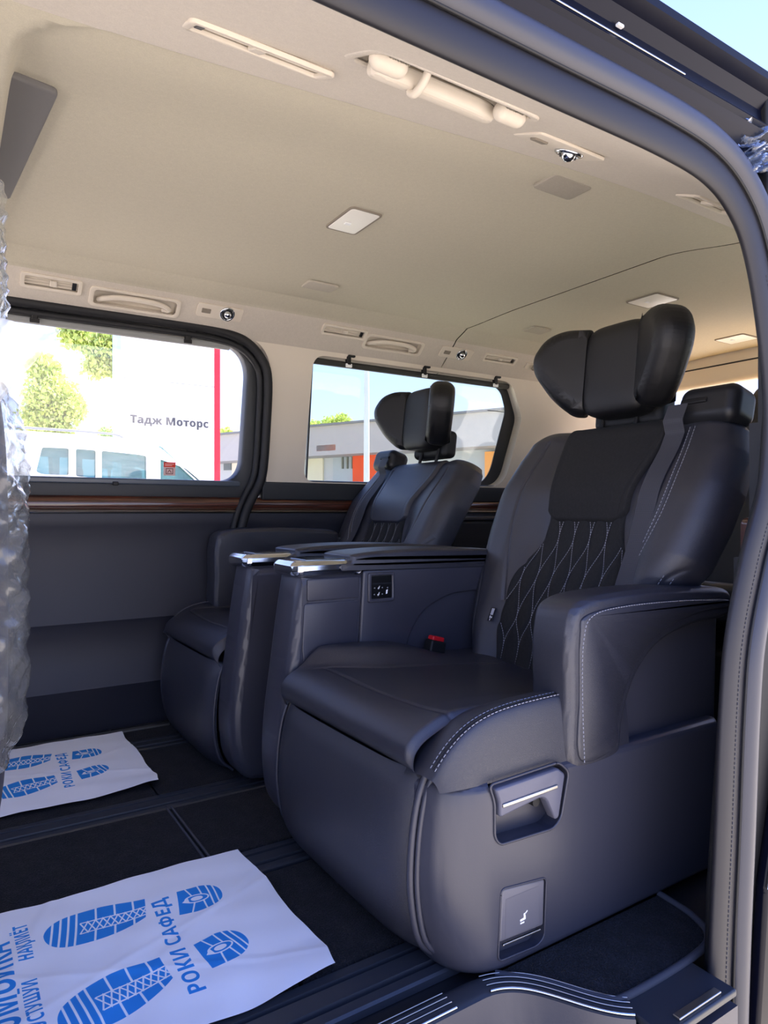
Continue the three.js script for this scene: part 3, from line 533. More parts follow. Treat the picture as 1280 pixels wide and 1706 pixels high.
    return B(t === 1 ? -W : w, h, t === 1 ? sw : o);
  }, { closeU: true, capV: true }), L, 'leather backrest with shaped side bolsters');
  const thr = []; curves.slice(1, 3).forEach((c) => { for (const d of [-0.006, 0.006]) { const pts = c.filter((q, i) => i % 4 === 0 && Math.abs(q.x) < Wd(q.y, q.x) - 0.012).map((q) => V(...B(q.x + d, q.y, surf(q.x + d, q.y) + 0.0004))); thr.push(dashes(pts)); } });
  P(back, 'stitching', merge(thr), M.thread, 'light twin stitching');
  // quilted middle insert
  const insW = (h) => 0.112 + 0.05 * sst(0.37, 0.20, h) - 0.012 * sst(0.1, 0, h);
  const pw = 0.046, qh = 0.105;
  const phase = (h) => 0.5 * (0.5 - 0.5 * Math.cos(Math.PI * (h - 0.02) / qh)) * sst(0.05, 0.13, h);
  const quilt = (w, h) => { let d = 9; for (const sg2 of [1, -1]) { const t = w / pw - sg2 * phase(h); d = Math.min(d, Math.abs(t - Math.round(t)) * pw); } return 0.0052 * (1 - Math.exp(-((d / 0.0065) ** 2))) - 0.002; };
  const insert = P(root, 'quilted_insert', grid(120, 200, (u, v) => {
    const h = lerp(0.0, 0.392, v), W = insW(h), w = lerp(-W, W, u), ed = Math.min(u, 1 - u) * 2 * W, e = sst(0, 0.006, Math.min(ed, 0.392 - h));
    return B(w, h, surf(w, h) + lerp(-0.006, 0.005 + quilt(w, h), e));
  }), M.suede, 'charcoal perforated insert with ogee quilting');
  { const lines = []; for (let k = -5; k <= 5; k++) for (const sg2 of [1, -1]) { let run = []; for (let i = 0; i <= 46; i++) { const h = lerp(0.006, 0.384, i / 46), w = (k + sg2 * phase(h)) * pw; if (Math.abs(w) < insW(h) - 0.006) run.push(V(...B(w, h, surf(w, h) + 0.0042))); else { if (run.length > 4) lines.push(run); run = []; } } if (run.length > 4) lines.push(run); }
    P(insert, 'quilting_thread', merge(lines.map((l) => dashes(l, { dash: 0.004, gap: 0.0018, r: 0.0005 }))), M.thread, 'light quilting thread'); }
  // plain upper panel over the insert
  const padW = (h) => lerp(0.118, 0.150, sst(0.37, 0.6, h));
  const up = P(root, 'upper_panel', grid(80, 90, (u, v) => {
    const h0 = 0.368, h1 = 0.643, W0 = padW(lerp(h0, h1, v)), a = 2 * u - 1, r = 0.045, hb = lerp(h0, h1, v), ed = (1 - Math.abs(a)) * W0;
    const lowCorner = Math.max(0, r - ed); const lift2 = lowCorner > 0 ? r - Math.sqrt(Math.max(0, r * r - lowCorner * lowCorner)) : 0, h = Math.min(h1, hb + lift2 * (1 - v));
    const e = sst(0, 0.008, Math.min(ed, (h1 - h0) * v + 0.0));
    return B(a * W0, h, surf(a * W0, h) + lerp(-0.004, 0.013, e) - 0.0025 * Math.exp(-(((Math.abs(a * W0) - (W0 - 0.024)) / 0.002) ** 2)) * (a > 0 ? 1 : 0.3));
  }), opt.panel, 'smooth dark upper backrest panel');

  // --- headrest: pillow with two folded-in wings
  const hx = bx + (HL + 0.11) * sR + (opt.hx || 0), hy = opt.hy || 1.035;
  const tilt = -0.12;
  const hr = (g) => g.rotateZ(tilt).translate(hx, hy, 0.016);
  const pillow = (wd, ht, th) => grid(48, 40, (u, v) => { const a = u * Math.PI * 2, b = (v - 0.5) * Math.PI, sp = (x, e) => Math.sign(x) * Math.abs(x) ** e, y = ht / 2 * sp(Math.sin(b), 0.42), k = Math.abs(Math.cos(b)) ** 0.42; return [-th / 2 * k * sp(Math.cos(a), 0.55), y, wd / 2 * k * sp(Math.sin(a), 0.42)]; }, { closeU: true, turn: true });
  const head = P(root, 'headrest', hr(pillow(0.19, 0.225, 0.10)), M.leatherBlack, 'black leather headrest pillow');
  P(head, 'support', merge(hr(rbox(0.06, 0.10, 0.20, 0.02, 3, [0.055, -0.085, 0])), tube([[hx + 0.03, hy - 0.05, 0.05], [hx - 0.015, hy - 0.2, 0.05]], 0.006), tube([[hx + 0.03, hy - 0.05, -0.05], [hx - 0.015, hy - 0.2, -0.05]], 0.006)), M.black, 'black bracket and posts under the headrest');
  const wing = roundPoly([[0, -0.118], [0.035, -0.118], [0.09, -0.075], [0.142, 0.0], [0.148, 0.045], [0.12, 0.10], [0.07, 0.125], [0, 0.125]], [0.012, 0.03, 0.05, 0.05, 0.05, 0.05, 0.06, 0.012]);
  for (const sd of [-1, 1]) {
    const wg = extr(wing, 0.088, 0.034, { seg: 7, curveSegments: 16, crease: 0.9 });
    wg.translate(0, 0, -0.044).scale(1, 0.9, 1).rotateY(-Math.PI / 2);   // outline now in z(0..) / y, thickness in x
    if (new THREE.Box3().setFromBufferAttribute(wg.attributes.position).max.z < 0.05) wg.rotateY(Math.PI);
    if (sd < 0) flip(wg);
    wg.rotateY(sd * -opt.wing); wg.translate(-0.004, 0.004, sd * 0.09);
    const wm = P(root, 'headrest_wing', hr(wg), M.leatherBlack, 'black leather headrest side wing');
  }

  // --- outboard armrest on its own pivot
  const ax = opt.armDX || 0, ay = opt.armDY || 0;
  const armO = [[0.866, 0.275], [0.858, 0.40], [0.860, 0.50], [0.888, 0.548], [1.0, 0.560], [1.16, 0.558], [1.31, 0.548], [1.335, 0.52], [1.32, 0.49], [1.2, 0.482], [1.1, 0.458], [1.035, 0.408], [1.0, 0.34], [0.98, 0.275]].map((p) => [p[0] + ax, p[1] + ay]);
  const armS = poly(armO, true);
  const arm = P(root, 'armrest', extr(armS, 0.092, 0.016, { seg: 5, curveSegments: 4, crease: 0.9 }).translate(0, 0, 0.222), L, 'padded leather outboard armrest');
  const inset = (pts, d) => { const n = pts.length; return pts.map((p, i) => { const a = pts[(i + n - 1) % n], b = pts[(i + 1) % n], tx = b[0] - a[0], ty = b[1] - a[1], l = Math.hypot(tx, ty); return [p[0] - ty / l * -d * -1 * (-1), p[1] + tx / l * d * (-1)]; }); };
  let in1 = inset(armO, 0.022); { const ar = (q) => q.reduce((s2, p, i) => { const b = q[(i + 1) % q.length]; return s2 + p[0] * b[1] - b[0] * p[1]; }, 0); if (Math.abs(ar(in1)) > Math.abs(ar(armO))) in1 = inset(armO, -0.022); }
  const lowY = 0.276 + ay; in1 = in1.map((p) => [p[0], Math.max(p[1], lowY)]);
  const fp = P(arm, 'side_panel', extr(poly(in1, true), 0.012, 0.005, { seg: 3, curveSegments: 4, crease: 0.9 }).translate(0, 0, 0.306), L, 'leather side panel of the armrest');
  P(fp, 'stitching', dashes([[0.889, 0.285], [0.884, 0.40], [0.887, 0.485], [0.91, 0.526], [1.0, 0.536], [1.16, 0.534], [1.28, 0.527]].map((p) => V(p[0] + ax, p[1] + ay, 0.3185)), { dash: 0.004 }), M.thread, 'light stitching');
  const edge = armO.filter((p) => p[1] > 0.53 + ay || p[0] < 0.9 + ax).filter((p) => p[0] < 1.32 + ax).map((p) => [p[0] + (p[0] < 0.9 + ax ? 0.006 : 0), p[1] - (p[1] > 0.53 + ay ? 0.006 : 0), 0.306]);
  P(arm, 'seam', tube(edge, 0.0014, { seg: 80, rad: 5 }), M.black);
  P(root, 'armrest_support', extr(roundPoly([[0.94, 0.25], [1.32, 0.25], [1.33, 0.52], [1.0, 0.52]].map((p) => [p[0], p[1] + ay * (p[1] > 0.4 ? 1 : 0)]), 0.02), 0.05, 0.01).translate(0, 0, 0.236), M.plastic);

  // --- inboard console with armrest, chrome cap, controls and buckle
  const con = [[0.648, 0.562], [0.632, 0.47], [0.618, 0.36], [0.603, 0.26], [0.596, 0.16], [0.606, 0.07], [0.64, 0.018], [0.72, 0.008], [1.30, 0.008], [1.33, 0.05], [1.33, 0.565], [0.82, 0.575], [0.80, 0.564]];
  const cons = P(root, 'console', extr(roundPoly(con, [0.004, 0.05, 0.05, 0.05, 0.05, 0.04, 0.04, 0.03, 0.03, 0.03, 0.01, 0.004, 0.004]), 0.118, 0.026, { seg: 6 }).translate(0, 0, -0.372), M.plastic, 'tall grey inboard console beside the cushion');
  const inW = -0.254;
  const onIn = (sh, d, b) => extr(sh, d, b).translate(0, 0, inW - 0.001);
  P(cons, 'storage_lid', onIn(rr(0.662, 0.505, 0.793, 0.553, 0.004), 0.006, 0.003), M.plastic, 'small flat storage lid');
  P(cons, 'front_panel', onIn(roundPoly([[0.655, 0.50], [0.795, 0.50], [0.788, 0.42], [0.775, 0.30], [0.665, 0.30], [0.65, 0.40]], 0.008), 0.004, 0.002), M.plastic);
  P(cons, 'rear_panel', onIn(roundPoly([[0.802, 0.566], [1.28, 0.56], [1.28, 0.505], [1.05, 0.498], [0.965, 0.46], [0.925, 0.40], [0.91, 0.30], [0.782, 0.30], [0.792, 0.41]], [0.006, 0.01, 0.01, 0.06, 0.06, 0.05, 0.01, 0.01, 0.02]), 0.010, 0.004), M.plastic, 'raised panel with an arched opening');
  const bez = rr(0.812, 0.492, 0.884, 0.56, 0.005); bez.holes.push(rr(0.821, 0.50, 0.877, 0.553, 0.003));
  const cp = P(cons, 'control_panel', onIn(rr(0.815, 0.495, 0.881, 0.557, 0.004), 0.012, 0.002), M.black, 'black seat control panel');
  P(cp, 'bezel', onIn(bez, 0.0155, 0.003), M.plastic);
  const ct = iconTexture((c) => { c.fillStyle = '#0c0d10'; c.fillRect(0, 0, 128, 128); c.fillStyle = '#2a2d33'; c.fillRect(0, 40, 128, 3); c.fillRect(0, 46, 128, 2); seatGlyph(c, 44, 68, 0.55); seatGlyph(c, 42, 106, 0.6); c.fillStyle = '#f2f4f7'; c.beginPath(); c.moveTo(92, 84); c.lineTo(104, 80); c.lineTo(100, 106); c.lineTo(90, 108); c.closePath(); c.fill(); c.fillStyle = '#8b9098'; for (const [x, y] of [[16, 68], [66, 68], [14, 106], [66, 106], [100, 70]]) { c.beginPath(); c.moveTo(x - 5, y); c.lineTo(x + 5, y - 5); c.lineTo(x + 5, y + 5); c.fill(); } });
  P(cp, 'control_symbols', new THREE.PlaneGeometry(0.054, 0.05).translate(0.849, 0.5265, inW + 0.0122), std({ map: ct, roughness: 0.3 }), 'white control symbols');
  const capS = roundPoly([[0.628, -0.375], [0.80, -0.375], [0.80, -0.245], [0.628, -0.245]].map((p) => [p[0], p[1]]), [0.03, 0.004, 0.004, 0.03]);
  const cap = P(cons, 'chrome_cap', extr(capS, 0.034, 0.015, { seg: 6 }).rotateX(Math.PI / 2).translate(0, 0.592, 0), M.chrome, 'polished chrome cap at the front of the console');
  P(cap, 'glass_inlay', rbox(0.125, 0.004, 0.08, 0.0015, 2, [0.73, 0.5925, -0.31]), std({ color: 0x8f9698, roughness: 0.12, metalness: 1 }), 'mirror-smooth inlay');
  const padO = [[0.775, 0.568], [0.768, 0.592], [0.79, 0.606], [0.95, 0.612], [1.15, 0.606], [1.32, 0.592], [1.335, 0.575], [1.30, 0.562]];
  const pad = P(cons, 'console_armrest', extr(poly(padO, true), 0.142, 0.012, { seg: 4, curveSegments: 4, crease: 0.9 }).translate(0, 0, -0.384), L, 'padded leather top of the console');
  const bk = P(root, 'belt_buckle', rbox(0.045, 0.085, 0.032, 0.005, 3).rotateZ(-0.25).translate(0.975, 0.352, -0.215), M.black, 'black seat belt buckle');
  P(bk, 'release_button', rbox(0.036, 0.012, 0.022, 0.004, 3).rotateZ(-0.25).translate(0.9865, 0.397, -0.215), M.red, 'red release button');

  // --- shoulder belt
  const cw = P(root, 'belt_guide', rbox(0.09, 0.085, 0.135, 0.026, 5).rotateZ(-R * 0.6).translate(bx + 0.64 * sR + 0.06, by + 0.64 * cR - 0.012, 0.25), M.plasticDark, 'black plastic belt guide on the shoulder');
  P(cw, 'belt_slot', rbox(0.008, 0.012, 0.06, 0.003, 2).rotateZ(-R).translate(bx + 0.64 * sR + 0.018, by + 0.64 * cR + 0.004, 0.225), M.black);
  const bp = []; for (let i = 0; i <= 30; i++) { const t = i / 30, h = lerp(0.64, 0.06, t), w = lerp(0.178, 0.182, t) - 0.012 * Math.sin(Math.PI * t) ; const o = Math.max(surf(w, Math.min(h, 0.60)), surf(w - 0.02, Math.min(h, 0.60)), -0.03) + 0.008 + (h > 0.6 ? 0.02 : 0); bp.push([w, h, o]); }
  P(root, 'shoulder_belt', grid(6, 90, (u, v) => { const f = v * 30, i = Math.min(29, Math.floor(f)), k = f - i, a = bp[i], b2 = bp[i + 1], w = lerp(a[0], b2[0], k), h = lerp(a[1], b2[1], k), o = lerp(a[2], b2[2], k); return B(w + (u - 0.5) * 0.047, h, o); }), M.web, 'grey woven shoulder belt');
  // airbag tag
  const tg = iconTexture((c) => { c.fillStyle = '#b9bcc4'; c.fillRect(26, 8, 76, 62); c.fillStyle = '#e6e7ea'; c.fillRect(30, 78, 28, 22); c.fillRect(70, 84, 28, 16); c.beginPath(); c.arc(58, 114, 11, 0, 7); c.fill(); }, 128, 128, '#15161a');
  if (s > 0) { const g = new THREE.PlaneGeometry(0.016, 0.034); const b0 = B(-0.172, 0.115, surf(-0.172, 0.115) + 0.012); g.rotateY(-Math.PI / 2).rotateZ(-R).translate(...b0); P(root, 'airbag_tag', g, std({ map: tg, roughness: 0.6 }), 'small pale woven tag'); }
  return root;
}
captainSeat(-1.085, 1, { label: 'large charcoal leather captain seat nearest the open door, with lever on its side', panel: M.suede, wing: 0.62, hy: 1.04 });
captainSeat(-2.0, -1, { label: 'farther charcoal leather captain seat beside the far wall, under the rear window', panel: M.leather, wing: 0.62, hy: 1.035, bx: 1.10, recline: 30, armDX: -0.10, armDY: 0.085 });

// ---------------------------------------------------------------- roof rail fittings
function airVent(m, w, h, label, rot = 0) {
  const t = thing('air_vent', label, 'air vent', centre(m), 'roof air vents');
  const G = (g) => g.applyMatrix4(m);
  const ring = rr(-w / 2, -h / 2, w / 2, h / 2, 0.012); ring.holes.push(rr(-w / 2 + 0.012, -h / 2 + 0.010, w / 2 - 0.012, h / 2 - 0.010, 0.005));
  part(t, 'bezel', G(extr(ring, 0.0075, 0.0025).translate(0, 0, -0.003)), M.beige);
  part(t, 'duct', G(trough(w - 0.016, h - 0.014, 0.034)), M.beige, 'inner duct');
  const n = 3; for (let i = 0; i < n; i++) { const y = lerp(-h / 2 + 0.016, h / 2 - 0.016, i / (n - 1)); part(t, 'slat', G(rbox(w - 0.018, 0.0025, 0.009, 0.001, 1).rotateX(0.5).translate(0, y, -0.006)), M.beige); }
  for (const x of [-w * 0.32, 0, w * 0.32]) part(t, 'vane', G(rbox(0.003, h - 0.018, 0.008, 0.001, 1).rotateZ(0.35).translate(x, 0, -0.016)), M.beige);
  part(t, 'adjuster', G(rbox(0.02, h - 0.03, 0.008, 0.003, 2, [0.004, 0, 0.0])), M.beige);
  part(t, 'dial', G(rbox(0.012, h - 0.026, 0.006, 0.002, 2, [w / 2 - 0.022, 0, -0.002])), M.plasticDark, 'dark end dial');
}
airVent(nearF(0.375, -0.905), 0.215, 0.062, 'long beige air vent on the near roof rail, ahead of the big grab handle');
airVent(nearF(1.36, -0.835), 0.17, 0.062, 'beige air vent at the rear end of the near roof rail, by the pillar');
airVent(farF(0.26, 1.368), 0.165, 0.05, 'beige air vent on the far roof rail, partly hidden by the wrapped front seat');
airVent(farF(1.24, 1.367), 0.19, 0.046, 'beige air vent on the far roof rail, left of the second grab handle');
airVent(farF(2.015, 1.362), 0.19, 0.044, 'beige air vent on the far roof rail, right of the rear reading light');
{ const m = farF(2.21, 1.355), t = thing('coat_hook', 'small beige coat hook at the rear end of the far roof rail', 'hook', centre(m));
  part(t, 'base', rbox(0.07, 0.03, 0.008, 0.003, 2).applyMatrix4(m), M.beige); part(t, 'hook', rbox(0.012, 0.022, 0.02, 0.004, 2, [0.006, 0, 0.008]).applyMatrix4(m), M.beigeDeep); }

function readingLight(m, label, w = 0.15, h = 0.052, sx = 1) {
  const t = thing('reading_light', label, 'lamp', centre(m), 'reading lights'), G = (g) => g.applyMatrix4(m);
  part(t, 'plate', G(extr(rr(-w / 2, -h / 2, w / 2, h / 2, 0.01), 0.006, 0.002).translate(0, 0, -0.001)), M.beige);
  part(t, 'switch', G(rbox(0.03, 0.016, 0.005, 0.002, 2, [-sx * w * 0.3, 0, 0.006])), M.beigeDeep, 'small square switch');
  const b = part(t, 'lamp_ring', G(new THREE.TorusGeometry(0.022, 0.0042, 10, 36).translate(sx * w * 0.16, 0, 0.006)), M.chrome, 'chrome ring');
  part(b, 'socket', G(new THREE.CylinderGeometry(0.021, 0.021, 0.004, 30).rotateX(Math.PI / 2).translate(sx * w * 0.16, 0, 0.006)), M.plasticDark);
  part(b, 'lens', G(new THREE.SphereGeometry(0.014, 24, 12, 0, Math.PI * 2, 0, Math.PI / 2).rotateX(Math.PI / 2).translate(sx * w * 0.16, 0, 0.007)), M.chrome, 'bright domed lens');
  part(b, 'lens_bar', G(rbox(0.03, 0.004, 0.006, 0.001, 2).rotateZ(0.6).translate(sx * w * 0.16, 0, 0.012)), M.plasticDark);
}
readingLight(nearF(0.905, -0.835), 'reading light with a chrome dome on the near roof rail, behind the big grab handle', 0.16, 0.078, -1);
readingLight(farF(0.765, 1.366), 'reading light on the far roof rail above the sliding door window', 0.155, 0.05);
readingLight(farF(1.775, 1.359), 'reading light on the far roof rail behind the headliner joint', 0.165, 0.05);

function farHandle(m, label) {
  const t = thing('grab_handle', label, 'grab handle', centre(m), 'far side grab handles'), G = (g) => g.applyMatrix4(m);
  const ring = rr(-0.138, -0.034, 0.138, 0.034, 0.02); ring.holes.push(rr(-0.124, -0.024, 0.124, 0.024, 0.014));
  part(t, 'rim', G(extr(ring, 0.006, 0.0025).translate(0, 0, -0.002)), M.beige);
  part(t, 'recess', G(trough(0.262, 0.058, 0.026)), M.beige, 'pocket behind the grip');
  part(t, 'grip', G(tube([[-0.108, -0.016, -0.012], [-0.09, 0.0, 0.002], [-0.055, 0.011, 0.006], [0, 0.014, 0.007], [0.06, 0.011, 0.006], [0.096, 0.0, 0.004], [0.102, -0.012, -0.004], [0.085, -0.018, -0.012]], 0.0085, { seg: 70, rad: 10 })), M.beige);
}
farHandle(farF(0.5, 1.356), 'folded beige grab handle above the sliding door window on the far side');
farHandle(farF(1.47, 1.352), 'folded beige grab handle above the rear window on the far side');
{ // big near handle, folded up in its pocket
  const m = nearF(0.60, -0.765), t = thing('assist_handle', 'large beige folding grab handle on the near roof rail above the opening', 'grab handle', centre(m)), G = (g) => g.applyMatrix4(m);
  const ring = rr(-0.146, -0.056, 0.149, 0.056, 0.03); ring.holes.push(rr(-0.132, -0.045, 0.135, 0.045, 0.022));
  part(t, 'rim', G(extr(ring, 0.006, 0.0025).translate(0, 0, -0.002)), M.railBeige);
  part(t, 'pocket', G(trough(0.284, 0.104, 0.034)), M.railBeige, 'pocket of the handle');
  const grip = part(t, 'grip', G(merge(extr(roundPoly([[-0.07, 0.0], [0.085, 0.0], [0.115, 0.012], [0.115, 0.038], [-0.105, 0.038], [-0.105, 0.012]], [0.02, 0.02, 0.01, 0.012, 0.012, 0.01]), 0.026, 0.009, { seg: 4 }).translate(0, 0, -0.008))), M.beige, 'smooth grip bar');
  for (const x of [-0.108, 0.108]) part(t, 'pivot_barrel', G(new THREE.CapsuleGeometry(0.0145, 0.028, 6, 16).rotateZ(Math.PI / 2).translate(x, -0.016, 0.004)), M.beige, 'rounded pivot barrel');
  for (const x of [-0.085, 0.085]) part(t, 'spring', G(tube(Array.from({ length: 41 }, (_, i) => [x * 1.2 - 0.016 + i * 0.0008, -0.035 + 0.006 * Math.cos(i * 1.2), -0.004 + 0.006 * Math.sin(i * 1.2)]), 0.0012, { seg: 120, rad: 5 })), M.satin, 'steel return spring');
  part(t, 'hook', G(tube([[0.05, -0.026, -0.012], [0.05, -0.016, 0.010], [0.05, 0.0, 0.022], [0.05, 0.014, 0.02]], 0.006, { seg: 20 })), M.beige, 'small coat hook on the grip');
}

// ---------------------------------------------------------------- ceiling lamps and covers
function ceilLamp(x, z, w, d, label, cover) {
  const y = ceilY(x, z), t = thing(cover ? 'ceiling_cover' : 'dome_lamp', label, cover ? 'cover' : 'lamp', [x, y, z], cover ? 'plain ceiling covers' : 'dome lamps');
  const g = (sh, dep, b, dy) => extr(sh, dep, b).rotateX(Math.PI / 2).translate(x, y + dy, z);
  if (cover) { part(t, 'plate', g(rr(-w / 2, -d / 2, w / 2, d / 2, 0.012), 0.008, 0.003, 0.002), std({ color: cover, roughness: 0.9, map: clothTex })); return; }
  const ring = rr(-w / 2, -d / 2, w / 2, d / 2, 0.014); ring.holes.push(rr(-w / 2 + 0.006, -d / 2 + 0.006, w / 2 - 0.006, d / 2 - 0.006, 0.010));
  part(t, 'bezel', g(ring, 0.008, 0.002, 0.004), M.beigeDeep);  // deeper beige paints the shade line round the lamp edge into this ring
  part(t, 'lens', g(rr(-w / 2 + 0.005, -d / 2 + 0.005, w / 2 - 0.005, d / 2 - 0.005, 0.010), 0.008, 0.003, 0.0035), M.lampLens, 'pale lamp lens');
  part(t, 'button', rbox(0.016, 0.003, 0.012, 0.001, 2, [x - 0.01, y - 0.006, z - 0.012]), M.white);
}
ceilLamp(0.868, -1.49, 0.092, 0.142, 'pale rectangular dome lamp in the middle of the front headliner');
ceilLamp(2.07, -1.485, 0.13, 0.13, 'pale dome lamp in the rear headliner above the near headrest');
ceilLamp(2.83, -1.62, 0.13, 0.13, 'last dome lamp near the tailgate');
ceilLamp(1.125, -1.03, 0.115, 0.07, 'darker cover plate on the headliner beside the near reading light', 0xb3ab9d);
ceilLamp(1.02, -1.965, 0.11, 0.065, 'pale cover plate at the far edge of the front headliner', 0xcfc6b6);
ceilLamp(2.0, -1.965, 0.10, 0.07, 'small cover plate at the far edge of the rear headliner', 0xc4bba9);
{ // thin grey slab under the front end of the headliner
  const o = [[0.088, 1.285], [0.165, 1.30], [0.125, 1.80], [0.06, 1.78]], g = extr(roundPoly(o, 0.012), 0.014, 0.005).rotateX(-Math.PI / 2).translate(0, 1.424, 0);
  single('grey_panel', g, std({ color: 0x6f6d6c, roughness: 0.9 }), 'thin grey panel under the headliner at the front left', 'panel');
}

// ---------------------------------------------------------------- paper floor mats with printed soles
function paperMat(x0, x1, z0, z1, corner, label, ph) {
  const S = 2000, W = Math.round((x1 - x0) * S), H = Math.round((z1 - z0) * S), cv = document.createElement('canvas'); cv.width = W; cv.height = H;
  const c = cv.getContext('2d'); c.fillStyle = '#eef0f4'; c.fillRect(0, 0, W, H);
  c.setTransform(S, 0, 0, S, -x0 * S, -z0 * S);            // draw in metres: x = X, y = Z
  const blue = '#1d86d6', ox = corner[0], oz = corner[1];    // print is placed from the corner at large X and small Z
  const sole = (px, pz, a) => {
    c.save(); c.translate(px, pz); c.rotate(a);
    const clip = (f) => { c.save(); c.beginPath(); f(); c.clip(); };
    // fore part, toe to the left
    clip(() => { c.moveTo(-0.088, 0.004); c.bezierCurveTo(-0.086, -0.03, -0.05, -0.05, 0, -0.052); c.lineTo(0.072, -0.043); c.lineTo(0.068, 0.014); c.bezierCurveTo(0.04, 0.036, 0.0, 0.05, -0.03, 0.05); c.bezierCurveTo(-0.066, 0.05, -0.086, 0.035, -0.088, 0.004); });
    c.fillStyle = blue; c.fillRect(-0.1, -0.06, 0.2, 0.12); c.strokeStyle = '#eef0f4'; c.lineWidth = 0.0035;
    for (let i = 0; i < 4; i++) { c.beginPath(); c.moveTo(-0.074 + i * 0.012, -0.06); c.lineTo(-0.078 + i * 0.012, 0.06); c.stroke(); }
    for (const x of [-0.008, 0.022, 0.052]) { c.beginPath(); c.moveTo(x, -0.06); c.lineTo(x - 0.004, 0.06); c.stroke(); }
    const top = (x) => -0.014 - 0.004 * (x + 0.036) / 0.1, bot = (x) => 0.02 - 0.014 * (x + 0.036) / 0.1, x0s = -0.034, n = 9, st = 0.0118;
    c.fillStyle = blue; c.beginPath(); c.moveTo(x0s, top(x0s)); c.lineTo(0.08, top(0.08)); c.lineTo(0.08, bot(0.08)); c.lineTo(x0s, bot(x0s)); c.fill(); c.lineWidth = 0.003; c.stroke(); c.lineWidth = 0.0024;
    for (const k of [0, 1, 2, 3]) { c.beginPath(); for (let i = 0; i <= n; i++) { const x = x0s + i * st, f = ((i + (k >> 1)) % 2) ? 1 : 0, y = lerp(top(x), bot(x), k % 2 ? 1 - f : f); i ? c.lineTo(x, y) : c.moveTo(x, y); } c.stroke(); }
    c.restore();
    // heel
    clip(() => { c.moveTo(0.126, -0.038); c.lineTo(0.166, -0.046); c.bezierCurveTo(0.198, -0.044, 0.204, -0.012, 0.198, 0.008); c.bezierCurveTo(0.19, 0.028, 0.165, 0.034, 0.15, 0.034); c.lineTo(0.122, 0.031); });
    c.fillStyle = blue; c.fillRect(0.1, -0.06, 0.12, 0.12); c.strokeStyle = '#eef0f4'; c.lineWidth = 0.003;
    for (const [a1, b1, a2, b2] of [[0.135, -0.06, 0.15, -0.012], [0.152, 0.0, 0.14, 0.05], [0.162, -0.06, 0.166, -0.012], [0.166, 0.0, 0.172, 0.05], [0.176, -0.06, 0.184, 0.05], [0.186, -0.06, 0.194, 0.05]]) { c.beginPath(); c.moveTo(a1, b1); c.lineTo(a2, b2); c.stroke(); }
    for (const k of [1, 0.45]) { c.beginPath(); c.ellipse(0.156, -0.006, 0.020 * k, 0.011 * k, 0, 0, 7); c.fillStyle = k === 1 ? blue : '#eef0f4'; c.fill(); c.stroke(); }
    c.beginPath(); c.moveTo(0.13, -0.002); c.lineTo(0.141, -0.014); c.lineTo(0.143, 0.004); c.fillStyle = '#eef0f4'; c.fill();
    c.restore(); c.restore();
  };
  sole(ox - 0.286, oz + 0.118, 0.15); sole(ox - 0.292, oz + 0.315, -0.13);
  const text = (str, px, pz, size, font, stretch) => { c.save(); c.translate(px, pz); c.rotate(-Math.PI / 2); c.scale(size / 100, size / 100 * stretch); c.font = font + ' 100px sans-serif'; c.fillStyle = blue; c.fillText(str, 0, 0); c.restore(); };
  c.save(); c.translate(ox - 0.19, oz + 0.372); c.rotate(-Math.PI / 2 + 0.04); c.font = 'bold 100px sans-serif'; c.fillStyle = blue; { const k = 0.268 / c.measureText('РОКИ САФЕД').width; c.scale(k, 0.00034); } c.fillText('РОКИ САФЕД', 0, 0); c.restore();
  text('ШУСТУШУИ', ox - 0.392, oz + 0.345, 0.023, 'bold', 1.3); text('НАКЛИЁТ', ox - 0.392, oz + 0.16, 0.023, 'bold', 1.3);
  c.fillStyle = blue; c.fillRect(ox - 0.419, oz + 0.222, 0.003, 0.012); c.fillRect(ox - 0.392, oz + 0.113, 0.006, 0.004);
  text('АВТОМОЙКА', ox - 0.42, oz + 0.40, 0.049, 'bold', 1.3);
  const tx = new THREE.CanvasTexture(cv); tx.colorSpace = THREE.SRGBColorSpace;
  const nse = (x, z) => Math.sin(x * 31 + ph) * Math.sin(z * 27 + ph * 2) * 0.5 + Math.sin(x * 63 + z * 41 + ph) * 0.3 + Math.sin(x * 17 - z * 73) * 0.25;
  const fold = (x, z, a, b, k) => { const d = (x - x0) * Math.cos(k) + (z - z0) * Math.sin(k) - a; return b * Math.max(0, 1 - Math.abs(d) / 0.012); };
  const g = grid(150, 120, (u, v) => {
    let x = lerp(x0, x1, u), z = lerp(z0, z1, v);
    let y = 0.009 + 0.0022 * nse(x, z) + fold(x, z, 0.2, 0.0014, 0.4) + fold(x, z, 0.33, 0.0012, 1.2) + fold(x, z, 0.12, 0.0012, 2.0) + fold(x, z, 0.42, 0.001, 0.9);
    const cr = sst(0.1, 0, (1 - v) * (z1 - z0)) * sst(0.72, 1, u); y += 0.010 * cr; x -= 0.012 * cr * cr;
    z += 0.004 * Math.sin(x * 21 + ph) * (v > 0.5 ? 1 : -1) * Math.abs(v - 0.5) * 2; x += 0.003 * Math.sin(z * 25 + ph) * u;
    return [x, y, z];
  }, { turn: true });
  const uv = g.attributes.uv; for (let j = 0; j <= 120; j++) for (let i = 0; i <= 150; i++) uv.setXY(j * 151 + i, i / 150, 1 - j / 120);
  return single('paper_mat', g, std({ map: tx, roughness: 0.85 }), label, 'paper mat', 'printed paper floor mats');
}
paperMat(-0.06, 0.506, -1.338, -0.90, [0.506, -1.338], 'white paper mat with blue shoe soles lying nearest the open door', 0.3);
paperMat(-0.06, 0.465, -2.25, -1.765, [0.465, -2.235], 'white paper mat with blue shoe soles against the far wall', 2.1);

